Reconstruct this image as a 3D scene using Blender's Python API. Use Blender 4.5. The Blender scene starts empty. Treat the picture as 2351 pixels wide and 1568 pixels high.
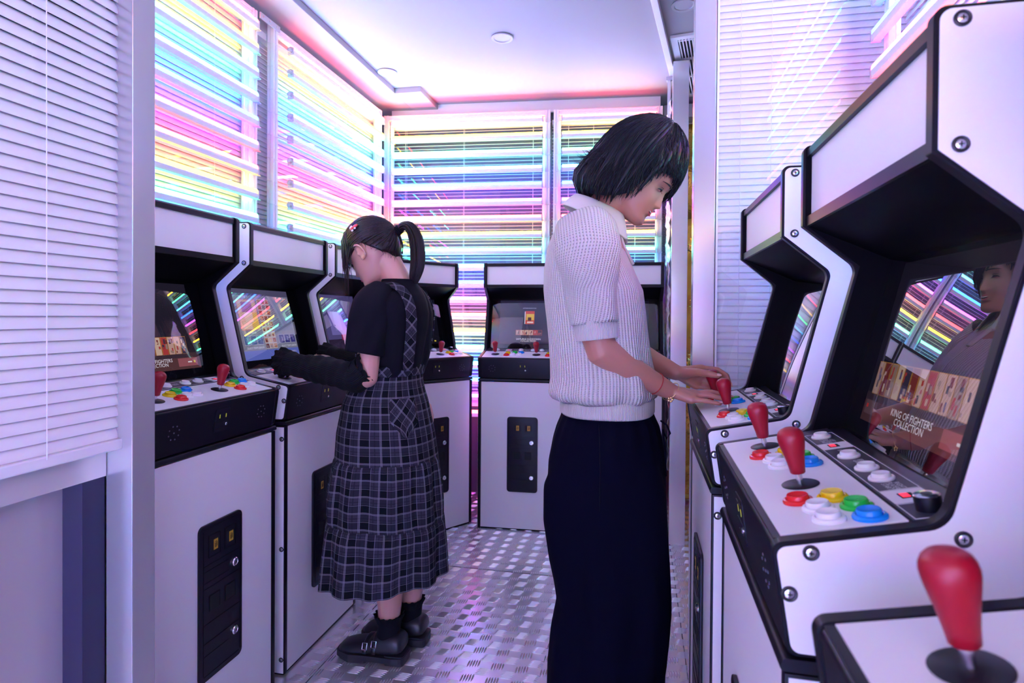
import bpy, bmesh, math, random
import numpy as np
from mathutils import Vector, Matrix

random.seed(7); np.random.seed(7)
PI = math.pi
SC = bpy.context.scene
COL = SC.collection

# ------------------------------------------------------------------ camera, world, exposure
cam_d = bpy.data.cameras.new('camera')
cam = bpy.data.objects.new('camera', cam_d); COL.objects.link(cam)
SC.camera = cam
cam_d.sensor_width = 36.0
cam_d.lens = 1367.8 / 2351 * 36
cam_d.shift_y = -45.6 / 2351
cam_d.clip_start = 0.01
cam.matrix_world = (Matrix.Translation((0, 0, 1.158)) @ Matrix.Rotation(math.radians(12.0), 4, 'Z')
                    @ Matrix.Rotation(math.radians(90 - 0.58), 4, 'X') @ Matrix.Rotation(math.radians(0.39), 4, 'Z'))
cam_d.dof.use_dof = True
cam_d.dof.focus_distance = 1.6
cam_d.dof.aperture_fstop = 7.0

wd = bpy.data.worlds.new('world'); SC.world = wd
wd.use_nodes = True
wd.node_tree.nodes['Background'].inputs[0].default_value = (0.36, 0.30, 0.72, 1)
wd.node_tree.nodes['Background'].inputs[1].default_value = 0.35

SC.view_settings.view_transform = 'Standard'
SC.view_settings.look = 'None'
SC.view_settings.gamma = 1.0
SC.view_settings.use_curve_mapping = False
SC.view_settings.exposure = 0.12
SC.cycles.max_bounces = 6
SC.cycles.diffuse_bounces = 4
SC.cycles.adaptive_threshold = 0.05
SC.cycles.transparent_max_bounces = 16
SC.cycles.caustics_reflective = False
SC.cycles.caustics_refractive = False
SC.cycles.sample_clamp_indirect = 6.0

TUBE_GAIN = 2.05

# ------------------------------------------------------------------ materials
def srgb(r, g, b):
    f = lambda c: (c / 255 / 12.92) if c / 255 <= 0.04045 else ((c / 255 + 0.055) / 1.055) ** 2.4
    return (f(r), f(g), f(b))

def new_mat(name):
    m = bpy.data.materials.new(name); m.use_nodes = True
    return m, m.node_tree, m.node_tree.nodes['Principled BSDF']

def mat(name, col, rough=0.5, metal=0.0, spec=0.5, bump=None, coat=0.0, sheen=0.0, emit=None, es=0.0, aniso=0.0, sss=0.0, var=None):
    m, nt, b = new_mat(name)
    b.inputs['Base Color'].default_value = (*col, 1)
    b.inputs['Roughness'].default_value = rough
    b.inputs['Metallic'].default_value = metal
    b.inputs['Specular IOR Level'].default_value = spec
    b.inputs['Coat Weight'].default_value = coat
    b.inputs['Sheen Weight'].default_value = sheen
    b.inputs['Anisotropic'].default_value = aniso
    if sss:
        b.inputs['Subsurface Weight'].default_value = sss
        b.inputs['Subsurface Radius'].default_value = (0.012, 0.004, 0.002)
        b.inputs['Subsurface Scale'].default_value = 0.6
    if emit:
        b.inputs['Emission Color'].default_value = (*emit, 1)
        b.inputs['Emission Strength'].default_value = es
    if bump or var:
        tc = nt.nodes.new('ShaderNodeTexCoord')
        mp = nt.nodes.new('ShaderNodeMapping')
        nt.links.new(tc.outputs['Object'], mp.inputs['Vector'])
        nz = nt.nodes.new('ShaderNodeTexNoise')
        nt.links.new(mp.outputs[0], nz.inputs['Vector'])
        sc, strength, dist, stretch = bump if bump else (20, 0, 0.001, (1, 1, 1))
        nz.inputs['Scale'].default_value = sc
        nz.inputs['Detail'].default_value = 4
        mp.inputs['Scale'].default_value = stretch
        if bump:
            bp = nt.nodes.new('ShaderNodeBump')
            bp.inputs['Strength'].default_value = strength
            bp.inputs['Distance'].default_value = dist
            nt.links.new(nz.outputs['Fac'], bp.inputs['Height'])
            nt.links.new(bp.outputs[0], b.inputs['Normal'])
        if var:
            rp = nt.nodes.new('ShaderNodeValToRGB')
            lo = tuple(c * (1 - var) for c in col); hi = tuple(min(1, c * (1 + var)) for c in col)
            rp.color_ramp.elements[0].position = 0.3; rp.color_ramp.elements[1].position = 0.7
            rp.color_ramp.elements[0].color = (*lo, 1); rp.color_ramp.elements[1].color = (*hi, 1)
            nt.links.new(nz.outputs['Fac'], rp.inputs[0])
            nt.links.new(rp.outputs[0], b.inputs['Base Color'])
    return m

class NB:
    """tiny helper for chains of math nodes"""
    def __init__(s, nt): s.nt = nt
    def m(s, op, a, b=None, c=None):
        n = s.nt.nodes.new('ShaderNodeMath'); n.operation = op
        for i, v in enumerate((a, b, c)):
            if v is None: continue
            if isinstance(v, (int, float)): n.inputs[i].default_value = v
            else: s.nt.links.new(v, n.inputs[i])
        return n.outputs[0]
    def mix(s, fac, a, b):
        n = s.nt.nodes.new('ShaderNodeMix'); n.data_type = 'RGBA'
        for sock, v in ((n.inputs[0], fac), (n.inputs[6], a), (n.inputs[7], b)):
            if isinstance(v, tuple): sock.default_value = (*v, 1)
            elif isinstance(v, (int, float)): sock.default_value = v
            else: s.nt.links.new(v, sock)
        return n.outputs[2]

def glass_mat(name, refl, tint=(1, 1, 1), rough=0.0):
    m = bpy.data.materials.new(name); m.use_nodes = True
    nt = m.node_tree; nt.nodes.clear()
    out = nt.nodes.new('ShaderNodeOutputMaterial')
    mx = nt.nodes.new('ShaderNodeMixShader')
    tr = nt.nodes.new('ShaderNodeBsdfTransparent'); tr.inputs[0].default_value = (*tint, 1)
    gl = nt.nodes.new('ShaderNodeBsdfGlossy'); gl.inputs['Roughness'].default_value = rough
    lw = nt.nodes.new('ShaderNodeLayerWeight'); lw.inputs['Blend'].default_value = 0.5
    nb = NB(nt)
    sch = nb.m('MULTIPLY_ADD', nb.m('POWER', lw.outputs['Facing'], 5.0), 0.96, 0.04)
    mu = nt.nodes.new('ShaderNodeMath'); mu.operation = 'MULTIPLY'; mu.use_clamp = True; mu.inputs[1].default_value = refl
    nt.links.new(sch, mu.inputs[0]); nt.links.new(mu.outputs[0], mx.inputs[0])
    nt.links.new(tr.outputs[0], mx.inputs[1]); nt.links.new(gl.outputs[0], mx.inputs[2])
    nt.links.new(mx.outputs[0], out.inputs[0])
    return m

def emit_mat(name, col, s):
    m = bpy.data.materials.new(name); m.use_nodes = True
    nt = m.node_tree; nt.nodes.clear()
    out = nt.nodes.new('ShaderNodeOutputMaterial'); e = nt.nodes.new('ShaderNodeEmission')
    e.inputs[0].default_value = (*col, 1); e.inputs[1].default_value = s
    nt.links.new(e.outputs[0], out.inputs[0])
    return m

def brushed(name, col, rough, axis, metal=0.9):
    st = {'z': (60, 60, 0.6), 'y': (60, 0.6, 60), 'x': (0.6, 60, 60)}[axis]
    return mat(name, col, rough, metal, bump=(9, 0.12, 0.0006, st), var=None)

M = {}
M['white'] = mat('white_laminate', (0.91, 0.89, 0.92), 0.42, bump=(900, 0.05, 0.0003, (1, 1, 1)))
M['deck_white'] = mat('white_deck_vinyl', (0.82, 0.81, 0.83), 0.45)
M['black'] = mat('black_cabinet_plastic', (0.006, 0.005, 0.010), 0.4, spec=0.3)
M['edge'] = mat('black_edge_moulding', (0.006, 0.005, 0.009), 0.36, spec=0.2)
M['hole_dots'] = mat('speaker_hole_rim', (0.10, 0.09, 0.13), 0.4)
M['matte_black'] = mat('matte_black_board', (0.003, 0.0028, 0.005), 0.55, spec=0.06)
M['door_black'] = mat('black_coin_door_plastic', (0.008, 0.007, 0.014), 0.42, spec=0.3, bump=(700, 0.1, 0.0003, (1, 1, 1)))
M['hole'] = mat('dark_hole', (0.002, 0.002, 0.003), 0.8)
M['screwring'] = mat('black_washer', (0.012, 0.011, 0.015), 0.4)
M['steel'] = mat('polished_steel', (0.75, 0.73, 0.78), 0.22, 1.0)
M['amber'] = mat('amber_coin_label', srgb(196, 148, 40), 0.4)
M['slot_yellow'] = mat('yellow_slot_label', srgb(200, 205, 60), 0.4, emit=srgb(200, 205, 60), es=0.15)  # label print given a faint glow of its own
M['red'] = mat('red_stick_plastic', srgb(158, 6, 34), 0.4)
M['b_red'] = mat('red_button_plastic', srgb(226, 30, 34), 0.25)
M['b_white'] = mat('white_button_plastic', (0.86, 0.85, 0.87), 0.28)
M['b_yellow'] = mat('yellow_button_plastic', srgb(240, 206, 0), 0.25)
M['b_green'] = mat('green_button_plastic', srgb(20, 196, 60), 0.25)
M['b_blue'] = mat('blue_button_plastic', srgb(0, 140, 236), 0.25)
M['led_red'] = mat('red_indicator', srgb(255, 60, 80), 0.3, emit=srgb(255, 50, 70), es=1.2)
M['print_white'] = mat('white_print', (0.8, 0.79, 0.82), 0.5)
M['strip_grey'] = mat('dark_strip_print', (0.03, 0.028, 0.042), 0.42)
M['screen_off'] = mat('screen_black_glass', (0.006, 0.006, 0.012), 0.25)
M['screen_glass'] = glass_mat('screen_cover_glass', 3.2, (0.8, 0.8, 0.85))
M['pane'] = glass_mat('window_pane_glass', 1.1)
M['alu_v'] = brushed('brushed_aluminium_upright', (0.52, 0.505, 0.53), 0.25, 'z', 0.55)
M['alu_post'] = brushed('bright_aluminium_post', (0.90, 0.88, 0.92), 0.2, 'z', 0.7)
M['alu_h'] = brushed('brushed_aluminium_ledge', (0.86, 0.82, 0.82), 0.35, 'y', 0.5)
M['alu_sheet'] = brushed('brushed_aluminium_sheet', (0.74, 0.66, 0.68), 0.36, 'y', 0.6)
M['jamb'] = mat('dark_anodised_jamb', (0.022, 0.018, 0.055), 0.4, 0.1)
M['rack'] = mat('white_powder_coated_rack', (0.80, 0.78, 0.84), 0.38, 0.0)
M['slot_dark'] = mat('rack_slot_grey', (0.30, 0.28, 0.36), 0.5)
M['housing'] = mat('white_tube_housing', (0.82, 0.80, 0.86), 0.4)
M['clip'] = mat('grey_tube_clip', (0.55, 0.53, 0.60), 0.35)
M['cable'] = mat('white_cable', (0.78, 0.76, 0.82), 0.45)
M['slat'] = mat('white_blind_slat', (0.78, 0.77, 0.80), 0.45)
M['cord'] = mat('white_blind_cord', (0.75, 0.74, 0.80), 0.6)
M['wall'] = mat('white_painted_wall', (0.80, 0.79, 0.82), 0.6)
M['dark_wall'] = mat('dark_window_backing', (0.02, 0.018, 0.04), 0.7)
M['grey_wall'] = mat('grey_window_backing', (0.11, 0.10, 0.15), 0.7)
M['slat_dimmed'] = mat('dimmed_blind_slat', (0.56, 0.55, 0.58), 0.45)  # copy of the white slat, darkened to offset the nearby tube light
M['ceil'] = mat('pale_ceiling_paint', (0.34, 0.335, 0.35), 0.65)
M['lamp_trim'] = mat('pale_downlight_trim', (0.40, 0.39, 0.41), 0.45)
M['grille'] = mat('white_vent_grille', (0.80, 0.79, 0.83), 0.45)
M['vent_dark'] = mat('vent_dark_inside', (0.01, 0.01, 0.02), 0.8)
M['floor'] = mat('tread_plate_metal', (0.80, 0.78, 0.83), 0.27, 0.72, bump=(40, 0.05, 0.001, (1, 1, 1)))
M['tread'] = mat('tread_plate_bars', (0.84, 0.82, 0.87), 0.24, 0.72)
M['seam'] = mat('plate_seam', (0.04, 0.035, 0.06), 0.6)
M['gold'] = mat('gold_mirror_film', (0.62, 0.36, 0.06), 0.08, 1.0, bump=(5, 0.9, 0.02, (1, 1, 1.4)))
M['film'] = mat('crinkled_silver_film', (0.85, 0.83, 0.90), 0.2, 0.3, bump=(26, 0.8, 0.008, (1, 1, 1.8)))
M['grey_panel'] = mat('grey_ceiling_box', (0.45, 0.43, 0.50), 0.5)

# tube colours (radiance), cycle upwards from the tube at height 1.555 m
TUBES = [('green', (0.85, 11.0, 3.6)), ('yellow', (10.0, 6.0, 0.36)), ('red', (11.0, 0.50, 0.66)),
         ('magenta', (10.5, 0.85, 17.0)), ('blue', (0.40, 1.8, 27.0)), ('cyan', (0.90, 8.5, 17.0))]
for n, c in TUBES:
    M['tube_' + n] = emit_mat(n + '_light_tube', c, TUBE_GAIN)

# ------------------------------------------------------------------ mesh helpers
class MB:
    def __init__(s): s.v = []; s.f = []; s.uv = None
    def add(s, vs, fs):
        o = len(s.v); s.v += [tuple(v) for v in vs]; s.f += [tuple(i + o for i in f) for f in fs]
        return o
    def box(s, x0, x1, y0, y1, z0, z1):
        s.add([(x0, y0, z0), (x1, y0, z0), (x1, y1, z0), (x0, y1, z0), (x0, y0, z1), (x1, y0, z1), (x1, y1, z1), (x0, y1, z1)],
              [(0, 3, 2, 1), (4, 5, 6, 7), (0, 1, 5, 4), (1, 2, 6, 5), (2, 3, 7, 6), (3, 0, 4, 7)])
        return s
    def obox(s, mtx, sx, sy, sz):
        vs = [mtx @ Vector((a * sx / 2, b * sy / 2, c * sz / 2)) for c in (-1, 1) for a, b in ((-1, -1), (1, -1), (1, 1), (-1, 1))]
        s.add(vs, [(0, 3, 2, 1), (4, 5, 6, 7), (0, 1, 5, 4), (1, 2, 6, 5), (2, 3, 7, 6), (3, 0, 4, 7)])
        return s
    def prism_x(s, poly, x0, x1):
        n = len(poly)
        s.add([(x0, p[0], p[1]) for p in poly] + [(x1, p[0], p[1]) for p in poly],
              [tuple(range(n))[::-1], tuple(range(n, 2 * n))] + [(i, (i + 1) % n, n + (i + 1) % n, n + i) for i in range(n)])
        return s
    def prism_z(s, poly, z0, z1):
        n = len(poly)
        s.add([(p[0], p[1], z0) for p in poly] + [(p[0], p[1], z1) for p in poly],
              [tuple(range(n))[::-1], tuple(range(n, 2 * n))] + [(i, (i + 1) % n, n + (i + 1) % n, n + i) for i in range(n)])
        return s
    def prism_y(s, poly, y0, y1):
        n = len(poly)
        s.add([(p[0], y0, p[1]) for p in poly] + [(p[0], y1, p[1]) for p in poly],
              [tuple(range(n)), tuple(range(n, 2 * n))[::-1]] + [(i, n + i, n + (i + 1) % n, (i + 1) % n) for i in range(n)])
        return s
    def lathe(s, prof, seg=20, mtx=None):
        n = len(prof); vs = []
        for r, z in prof:
            for k in range(seg):
                a = 2 * PI * k / seg
                v = Vector((r * math.cos(a), r * math.sin(a), z)); vs.append(mtx @ v if mtx else v)
        fs = [(i * seg + k, i * seg + (k + 1) % seg, (i + 1) * seg + (k + 1) % seg, (i + 1) * seg + k) for i in range(n - 1) for k in range(seg)]
        fs += [tuple(range(seg))[::-1], tuple((n - 1) * seg + k for k in range(seg))]
        s.add(vs, fs); return s
    def rings(s, rings, cap=True, closed=True):
        n = len(rings[0]); m = len(rings); vs = [p for r in rings for p in r]
        fs = []
        for i in range(m - 1):
            for k in range(n if closed else n - 1):
                k2 = (k + 1) % n
                fs.append((i * n + k, i * n + k2, (i + 1) * n + k2, (i + 1) * n + k))
        if cap and closed:
            fs += [tuple(range(n))[::-1], tuple((m - 1) * n + k for k in range(n))]
        s.add(vs, fs); return s
    def tube(s, pts, rad, seg=8, ref=(0, 0, 1), cap=True):
        """swept tube; rad: number, list, or list of (across, along-ref) pairs"""
        P = [Vector(p) for p in pts]; n = len(P); rg = []
        prev = None
        for i, p in enumerate(P):
            t = (P[min(i + 1, n - 1)] - P[max(i - 1, 0)]).normalized()
            if prev is None:
                r0 = Vector(ref); a = r0 - t * r0.dot(t)
                if a.length < 1e-4: a = Vector((1, 0, 0)) - t * t.x
            else:
                a = prev - t * prev.dot(t)
            a.normalize(); prev = a
            b = t.cross(a)
            r = rad[i] if isinstance(rad, (list, tuple)) else rad
            ra, rb = r if isinstance(r, (list, tuple)) else (r, r)
            rg.append([p + a * (rb * math.cos(2 * PI * k / seg)) + b * (ra * math.sin(2 * PI * k / seg)) for k in range(seg)])
        s.rings(rg, cap); return s
    def limb(s, pts, rad, seg=14, ref=(0, 0, 1)):
        """tube with rounded ends"""
        P = [Vector(p) for p in pts]
        R = [r if isinstance(r, (list, tuple)) else (r, r) for r in rad]
        t0 = (P[1] - P[0]).normalized(); t1 = (P[-1] - P[-2]).normalized()
        def cap(p, t, r):
            m = min(r)
            return [(p + t * (m * math.sin(a)), (r[0] * math.cos(a) + 1e-5, r[1] * math.cos(a) + 1e-5)) for a in (0.5, 1.0, 1.45)]
        a = cap(P[0], -t0, R[0])[::-1]; b = cap(P[-1], t1, R[-1])
        P = [x[0] for x in a] + P + [x[0] for x in b]; R = [x[1] for x in a] + R + [x[1] for x in b]
        return s.tube(P, R, seg, ref)
    def ellipsoid(s, c, r, rot=None, seg=18, rng=12):
        c = Vector(c); vs = []
        rg = []
        for i in range(1, rng):
            a = PI * i / rng
            ring = []
            for k in range(seg):
                b = 2 * PI * k / seg
                v = Vector((r[0] * math.sin(a) * math.cos(b), r[1] * math.sin(a) * math.sin(b), -r[2] * math.cos(a)))
                ring.append(c + (rot @ v if rot else v))
            rg.append(ring)
        return s.rings(rg)
    def mesh(s, name, smooth=False, bevel=0.0, seg=2):
        me = bpy.data.meshes.new(name)
        me.from_pydata(s.v, [], s.f)
        if s.uv:
            ul = me.uv_layers.new(name='UVMap')
            for l in me.loops: ul.data[l.index].uv = s.uv[l.vertex_index]
        bm = bmesh.new(); bm.from_mesh(me)
        if bevel:
            es = [e for e in bm.edges if len(e.link_faces) == 2 and e.calc_face_angle(0) > 0.5]
            bmesh.ops.bevel(bm, geom=es, offset=bevel, segments=seg, affect='EDGES', profile=0.6)
        bmesh.ops.recalc_face_normals(bm, faces=bm.faces)
        bm.to_mesh(me); bm.free()
        if smooth is True:
            for p in me.polygons: p.use_smooth = True
        elif smooth == 'auto':
            for p in me.polygons: p.use_smooth = True
            me.set_sharp_from_angle(angle=math.radians(38))
        return me

def obj(name, me, material=None, parent=None, mtx=None):
    o = bpy.data.objects.new(name, me); COL.objects.link(o)
    if material is not None:
        material = M[material] if isinstance(material, str) else material
        if not me.materials: me.materials.append(material)
        elif me.materials[0] != material:
            o.material_slots[0].link = 'OBJECT'; o.material_slots[0].material = material
    if parent is not None: o.parent = parent
    if mtx is not None: o.matrix_local = mtx
    return o

def build(name, mb, material, parent=None, smooth=False, bevel=0.0, mtx=None):
    return obj(name, mb.mesh(name, smooth, bevel), material, parent, mtx)

def empty(name, loc=(0, 0, 0), rz=0.0, parent=None):
    o = bpy.data.objects.new(name, None); COL.objects.link(o)
    o.empty_display_size = 0.1
    o.location = loc; o.rotation_euler = (0, 0, rz)
    if parent is not None: o.parent = parent
    return o

def tag(o, label=None, cat=None, group=None, kind=None):
    if label: o['label'] = label
    if cat: o['category'] = cat
    if group: o['group'] = group
    if kind: o['kind'] = kind
    return o

def fillet(poly, rad, n=5):
    """poly: list of (x,y); rad: one radius per corner"""
    out = []; m = len(poly)
    for i in range(m):
        p = Vector(poly[i]); a = Vector(poly[i - 1]); b = Vector(poly[(i + 1) % m]); r = rad[i] if isinstance(rad, (list, tuple)) else rad
        da = (a - p); db = (b - p); la, lb = da.length, db.length
        da.normalize(); db.normalize()
        ang = da.angle(db)
        if r < 1e-5 or ang > PI - 0.02: out.append(tuple(p)); continue
        t = min(r / math.tan(ang / 2), la * 0.48, lb * 0.48); r2 = t * math.tan(ang / 2)
        c = p + (da + db).normalized() * (r2 / math.sin(ang / 2))
        s0 = p + da * t - c; s1 = p + db * t - c
        a0 = math.atan2(s0.y, s0.x); a1 = math.atan2(s1.y, s1.x)
        d = (a1 - a0 + PI) % (2 * PI) - PI
        for k in range(n + 1):
            q = a0 + d * k / n
            out.append((c.x + r2 * math.cos(q), c.y + r2 * math.sin(q)))
    return out

def inset(poly, d):
    """offset a closed polygon inwards by d (ccw or cw)"""
    m = len(poly); A = sum(poly[i][0] * poly[(i + 1) % m][1] - poly[(i + 1) % m][0] * poly[i][1] for i in range(m))
    sg = 1 if A > 0 else -1
    out = []
    for i in range(m):
        p = Vector(poly[i]); a = Vector(poly[i - 1]); b = Vector(poly[(i + 1) % m])
        e1 = (p - a).normalized(); e2 = (b - p).normalized()
        n1 = Vector((-e1.y, e1.x)) * sg; n2 = Vector((-e2.y, e2.x)) * sg
        k = 1 + n1.dot(n2)
        out.append(tuple(p + (n1 + n2) * (d / max(k, 0.2))))
    return out

def rrect(w, h, r, n=4):
    return fillet([(-w / 2, -h / 2), (w / 2, -h / 2), (w / 2, h / 2), (-w / 2, h / 2)], r, n)

_txt = {}
def text_mesh(body, size=1.0, ext=0.0, align='CENTER'):
    key = (body, size, ext, align)
    if key in _txt: return _txt[key]
    cu = bpy.data.curves.new('lettering', 'FONT'); cu.body = body; cu.size = size; cu.extrude = ext
    cu.align_x = align; cu.align_y = 'CENTER'; cu.resolution_u = 2; cu.space_line = 0.8
    o = bpy.data.objects.new('lettering_tmp', cu); COL.objects.link(o)
    dg = bpy.context.evaluated_depsgraph_get(); dg.update()
    me = bpy.data.meshes.new_from_object(o.evaluated_get(dg))
    bpy.data.objects.remove(o); bpy.data.curves.remove(cu)
    me.name = 'lettering'; _txt[key] = me
    return me

def T(x, y, z): return Matrix.Translation((x, y, z))
def RX(a): return Matrix.Rotation(a, 4, 'X')
def RY(a): return Matrix.Rotation(a, 4, 'Y')
def RZ(a): return Matrix.Rotation(a, 4, 'Z')
# ------------------------------------------------------------------ room shell
ZC = 2.475
def struct(name, mb, material, parent=None, **k):
    o = build(name, mb, material, parent, **k)
    o['kind'] = 'structure'
    return o

floor = struct('floor', MB().box(-1.85, 1.7, -1.7, 4.0, -0.06, 0.0), 'floor')

def tread():
    """raised lens-shaped bars of the tread plate: groups of five, alternating direction"""
    L, Wd, Hh, sp = 0.046, 0.0062, 0.0030, 0.0084
    prof = [(-L / 2, 0, 0), (-L / 4, -Wd / 2, 0), (L / 4, -Wd / 2, 0), (L / 2, 0, 0), (L / 4, Wd / 2, 0), (-L / 4, Wd / 2, 0),
            (-L / 4, 0, Hh), (L / 4, 0, Hh)]
    fc = [(0, 1, 6), (1, 2, 7, 6), (2, 3, 7), (3, 4, 7), (4, 5, 6, 7), (5, 0, 6)]
    base = np.array(prof); V = []; F = []
    rot = np.array([(-p[1], p[0], p[2]) for p in prof])
    n = 0; c = 0.0405
    for i in range(int((-1.5 + 0.0) / c), int(0.75 / c)):
        for j in range(int(0.9 / c), int(3.8 / c)):
            if (i + j) % 2: continue
            x, y = i * c, j * c
            if x < -1.06 and y < 2.6: continue
            if x > 0.17 and y < 1.8: continue
            for k in range(-2, 3):
                if i % 2 == 0: q = base + (x + k * 0.0022, y + k * sp, 0)
                else: q = rot + (x + k * sp, y + k * 0.0022, 0)
                V.append(q); F += [tuple(a + n for a in f) for f in fc]; n += 8
    me = bpy.data.meshes.new('tread_bars'); me.from_pydata(np.concatenate(V).tolist(), [], F)
    o = obj('tread_bars', me, 'tread', floor); o['kind'] = 'stuff'
tread()
for x0, x1, y0, y1 in ((0.163, 0.166, 0.3, 3.12), (-1.014, -1.011, 1.2, 2.75), (-1.0, 0.163, 2.62, 2.623)):
    build('plate_seam', MB().box(x0, x1, y0, y1, 0.0002, 0.0008), 'seam', floor)

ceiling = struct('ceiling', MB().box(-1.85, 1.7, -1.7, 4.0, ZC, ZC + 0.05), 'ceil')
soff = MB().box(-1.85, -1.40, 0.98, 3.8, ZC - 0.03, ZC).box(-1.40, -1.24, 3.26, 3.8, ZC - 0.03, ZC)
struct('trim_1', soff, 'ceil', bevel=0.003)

BX, BY, BYAW = -1.5, 3.45, math.atan(0.085)          # line of the back racks
bdir = Vector((math.cos(BYAW), math.sin(BYAW), 0)); bnor = Vector((math.sin(BYAW), -math.cos(BYAW), 0))
def bpt(s, d, z): return Vector((BX, BY, 0)) + bdir * s - bnor * d + Vector((0, 0, z))   # d: behind the tubes

struct('wall_left', MB().box(-1.85, -1.78, 0.98, 3.9, 0, ZC), 'wall')
struct('wall_left_return', MB().box(-1.78, -0.99, 1.0, 1.03, 0, ZC), 'wall')
struct('wall_left_front', MB().box(-1.16, -1.10, -1.6, 0.995, 0, ZC), 'dark_wall')
wb = MB(); wb.obox(Matrix.Translation(bpt(0.78, 0.32, ZC / 2)) @ RZ(BYAW), 2.0, 0.05, ZC)
struct('wall_back', wb, 'grey_wall')
struct('wall_right', MB().box(0.86, 0.92, -1.6, 2.12, 0, ZC), 'wall')
struct('wall_cross', MB().box(0.23, 0.86, 2.07, 2.12, 0, ZC), 'wall')
struct('wall_front', MB().box(-1.1, 0.92, -1.06, -1.0, 0, ZC), 'wall')
struct('wall_corridor', MB().box(1.6, 1.65, 2.1, 4.0, 0, ZC), 'wall')
struct('wall_corridor_end', MB().box(0.14, 1.6, 3.90, 3.95, 0, ZC), 'wall')

fa = MB(); fa.obox(Matrix.Translation(bpt(0.80, 0.10, 2.44)) @ RZ(BYAW), 1.66, 0.02, 0.07)
struct('trim_2', fa, 'wall')
# gold mirror film covering the corridor end, grey box above it
g = MB()
gw, gh = 0.9, 2.33
nx, nz = 10, 60
for i in range(nx + 1):
    for j in range(nz + 1):
        x = 0.2 + gw * i / nx; z = 0.02 + gh * j / nz
        y = 3.845 + 0.010 * math.sin(z * 17 + i * 0.7) + 0.007 * math.sin(z * 41 + i * 1.9) + 0.006 * math.sin(x * 40 + z * 9)
        g.v.append((x, y, z))
for i in range(nx):
    for j in range(nz):
        a = i * (nz + 1) + j; g.f.append((a, a + nz + 1, a + nz + 2, a + 1))
go = build('film_curtain', g, 'gold', smooth=True)
sm = go.modifiers.new('thickness', 'SOLIDIFY'); sm.thickness = 0.003; sm.offset = 1
tag(go, 'gold mirror film curtain hanging at the end of the corridor', 'curtain')
tag(build('lintel_box', MB().box(0.14, 1.2, 3.78, 3.90, 2.375, 2.455), 'grey_panel', bevel=0.004),
    'grey box beam above the gold film curtain', 'beam')

# pillars
def pillar(name, x0, x1, y0, y1, z1, label, cat='pillar', seam=None, m='alu_v'):
    r = empty(name, ((x0 + x1) / 2, (y0 + y1) / 2, 0)); hx, hy = (x1 - x0) / 2, (y1 - y0) / 2
    build('shaft', MB().box(-hx, hx, -hy, hy, 0.0, z1), m, r, bevel=0.0015)
    if seam: build('seam_strip', MB().box(-hx - 0.0006, -hx + 0.001, -hy - 0.001, -hy + 0.0012, 0.002, z1 - 0.002), 'jamb', r)
    tag(r, label, cat); return r
pillar('aluminium_pillar', -0.989, -0.930, 0.946, 1.000, ZC, 'brushed aluminium pillar at the end of the blind-covered ledge')
pillar('aluminium_pillar', 0.165, 0.229, 1.945, 2.005, ZC, 'brushed aluminium pillar between the glass partition and the corridor')
pillar('aluminium_post', 0.160, 0.238, 3.125, 3.195, 2.449, 'shiny free-standing aluminium post beside the back wall cabinets', 'post', m='alu_post')

# ledge under the foreground blind
lg = empty('wall_ledge', (-1.0, 0.3, 0))
build('ledge', MB().box(-0.10, 0.013, -1.9, 0.645, 0.848, 0.898), 'alu_h', lg, bevel=0.0015)
build('sheet', MB().box(-0.05, -0.035, -1.9, 0.600, 0.0, 0.848), 'alu_sheet', lg)
build('jamb', MB().box(-0.05, 0.009, 0.598, 0.6455, 0.0, 0.848), 'jamb', lg, bevel=0.001)
tag(lg, 'brushed aluminium ledge with a recessed metal sheet below it', 'ledge')

# crinkled silver film beside the back racks
f = MB(); nx, nz = 8, 90
for i in range(nx + 1):
    for j in range(nz + 1):
        t = i / nx; z = 0.35 + 1.95 * j / nz
        y = 3.22 + 0.28 * t
        x = 0.156 - 0.006 * t + 0.004 * math.sin(z * 60 + i * 2.1) + 0.003 * math.sin(z * 113 + i * 3.7) + 0.003 * math.sin(z * 31 + i)
        f.v.append((x, y, z))
for i in range(nx):
    for j in range(nz):
        a = i * (nz + 1) + j; f.f.append((a, a + nz + 1, a + nz + 2, a + 1))
fo = build('film_sheet', f, 'film')
sm = fo.modifiers.new('thickness', 'SOLIDIFY'); sm.thickness = 0.0015
tag(fo, 'crinkled silver film sheet beside the aluminium post', 'film')

# ceiling fittings
def downlight(x, y, label):
    r = empty('downlight', (x, y, ZC))
    build('trim_ring', MB().lathe([(0.036, -0.001), (0.050, -0.001), (0.053, -0.005), (0.050, -0.008), (0.040, -0.007), (0.036, -0.003)], 32), 'lamp_trim', r, smooth='auto')
    build('lens', MB().lathe([(0.001, -0.0045), (0.037, -0.004), (0.037, -0.001), (0.001, -0.001)], 32), 'lamp_trim', r, smooth='auto')
    tag(r, label, 'downlight', 'unlit downlights')
downlight(-0.643, 2.76, 'round white unlit ceiling downlight in the open middle of the ceiling')
downlight(-1.345, 3.03, 'round white unlit ceiling downlight by the corner step of the ceiling')
downlight(0.175, 2.62, 'round white unlit ceiling downlight beside the vent grille')

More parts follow.
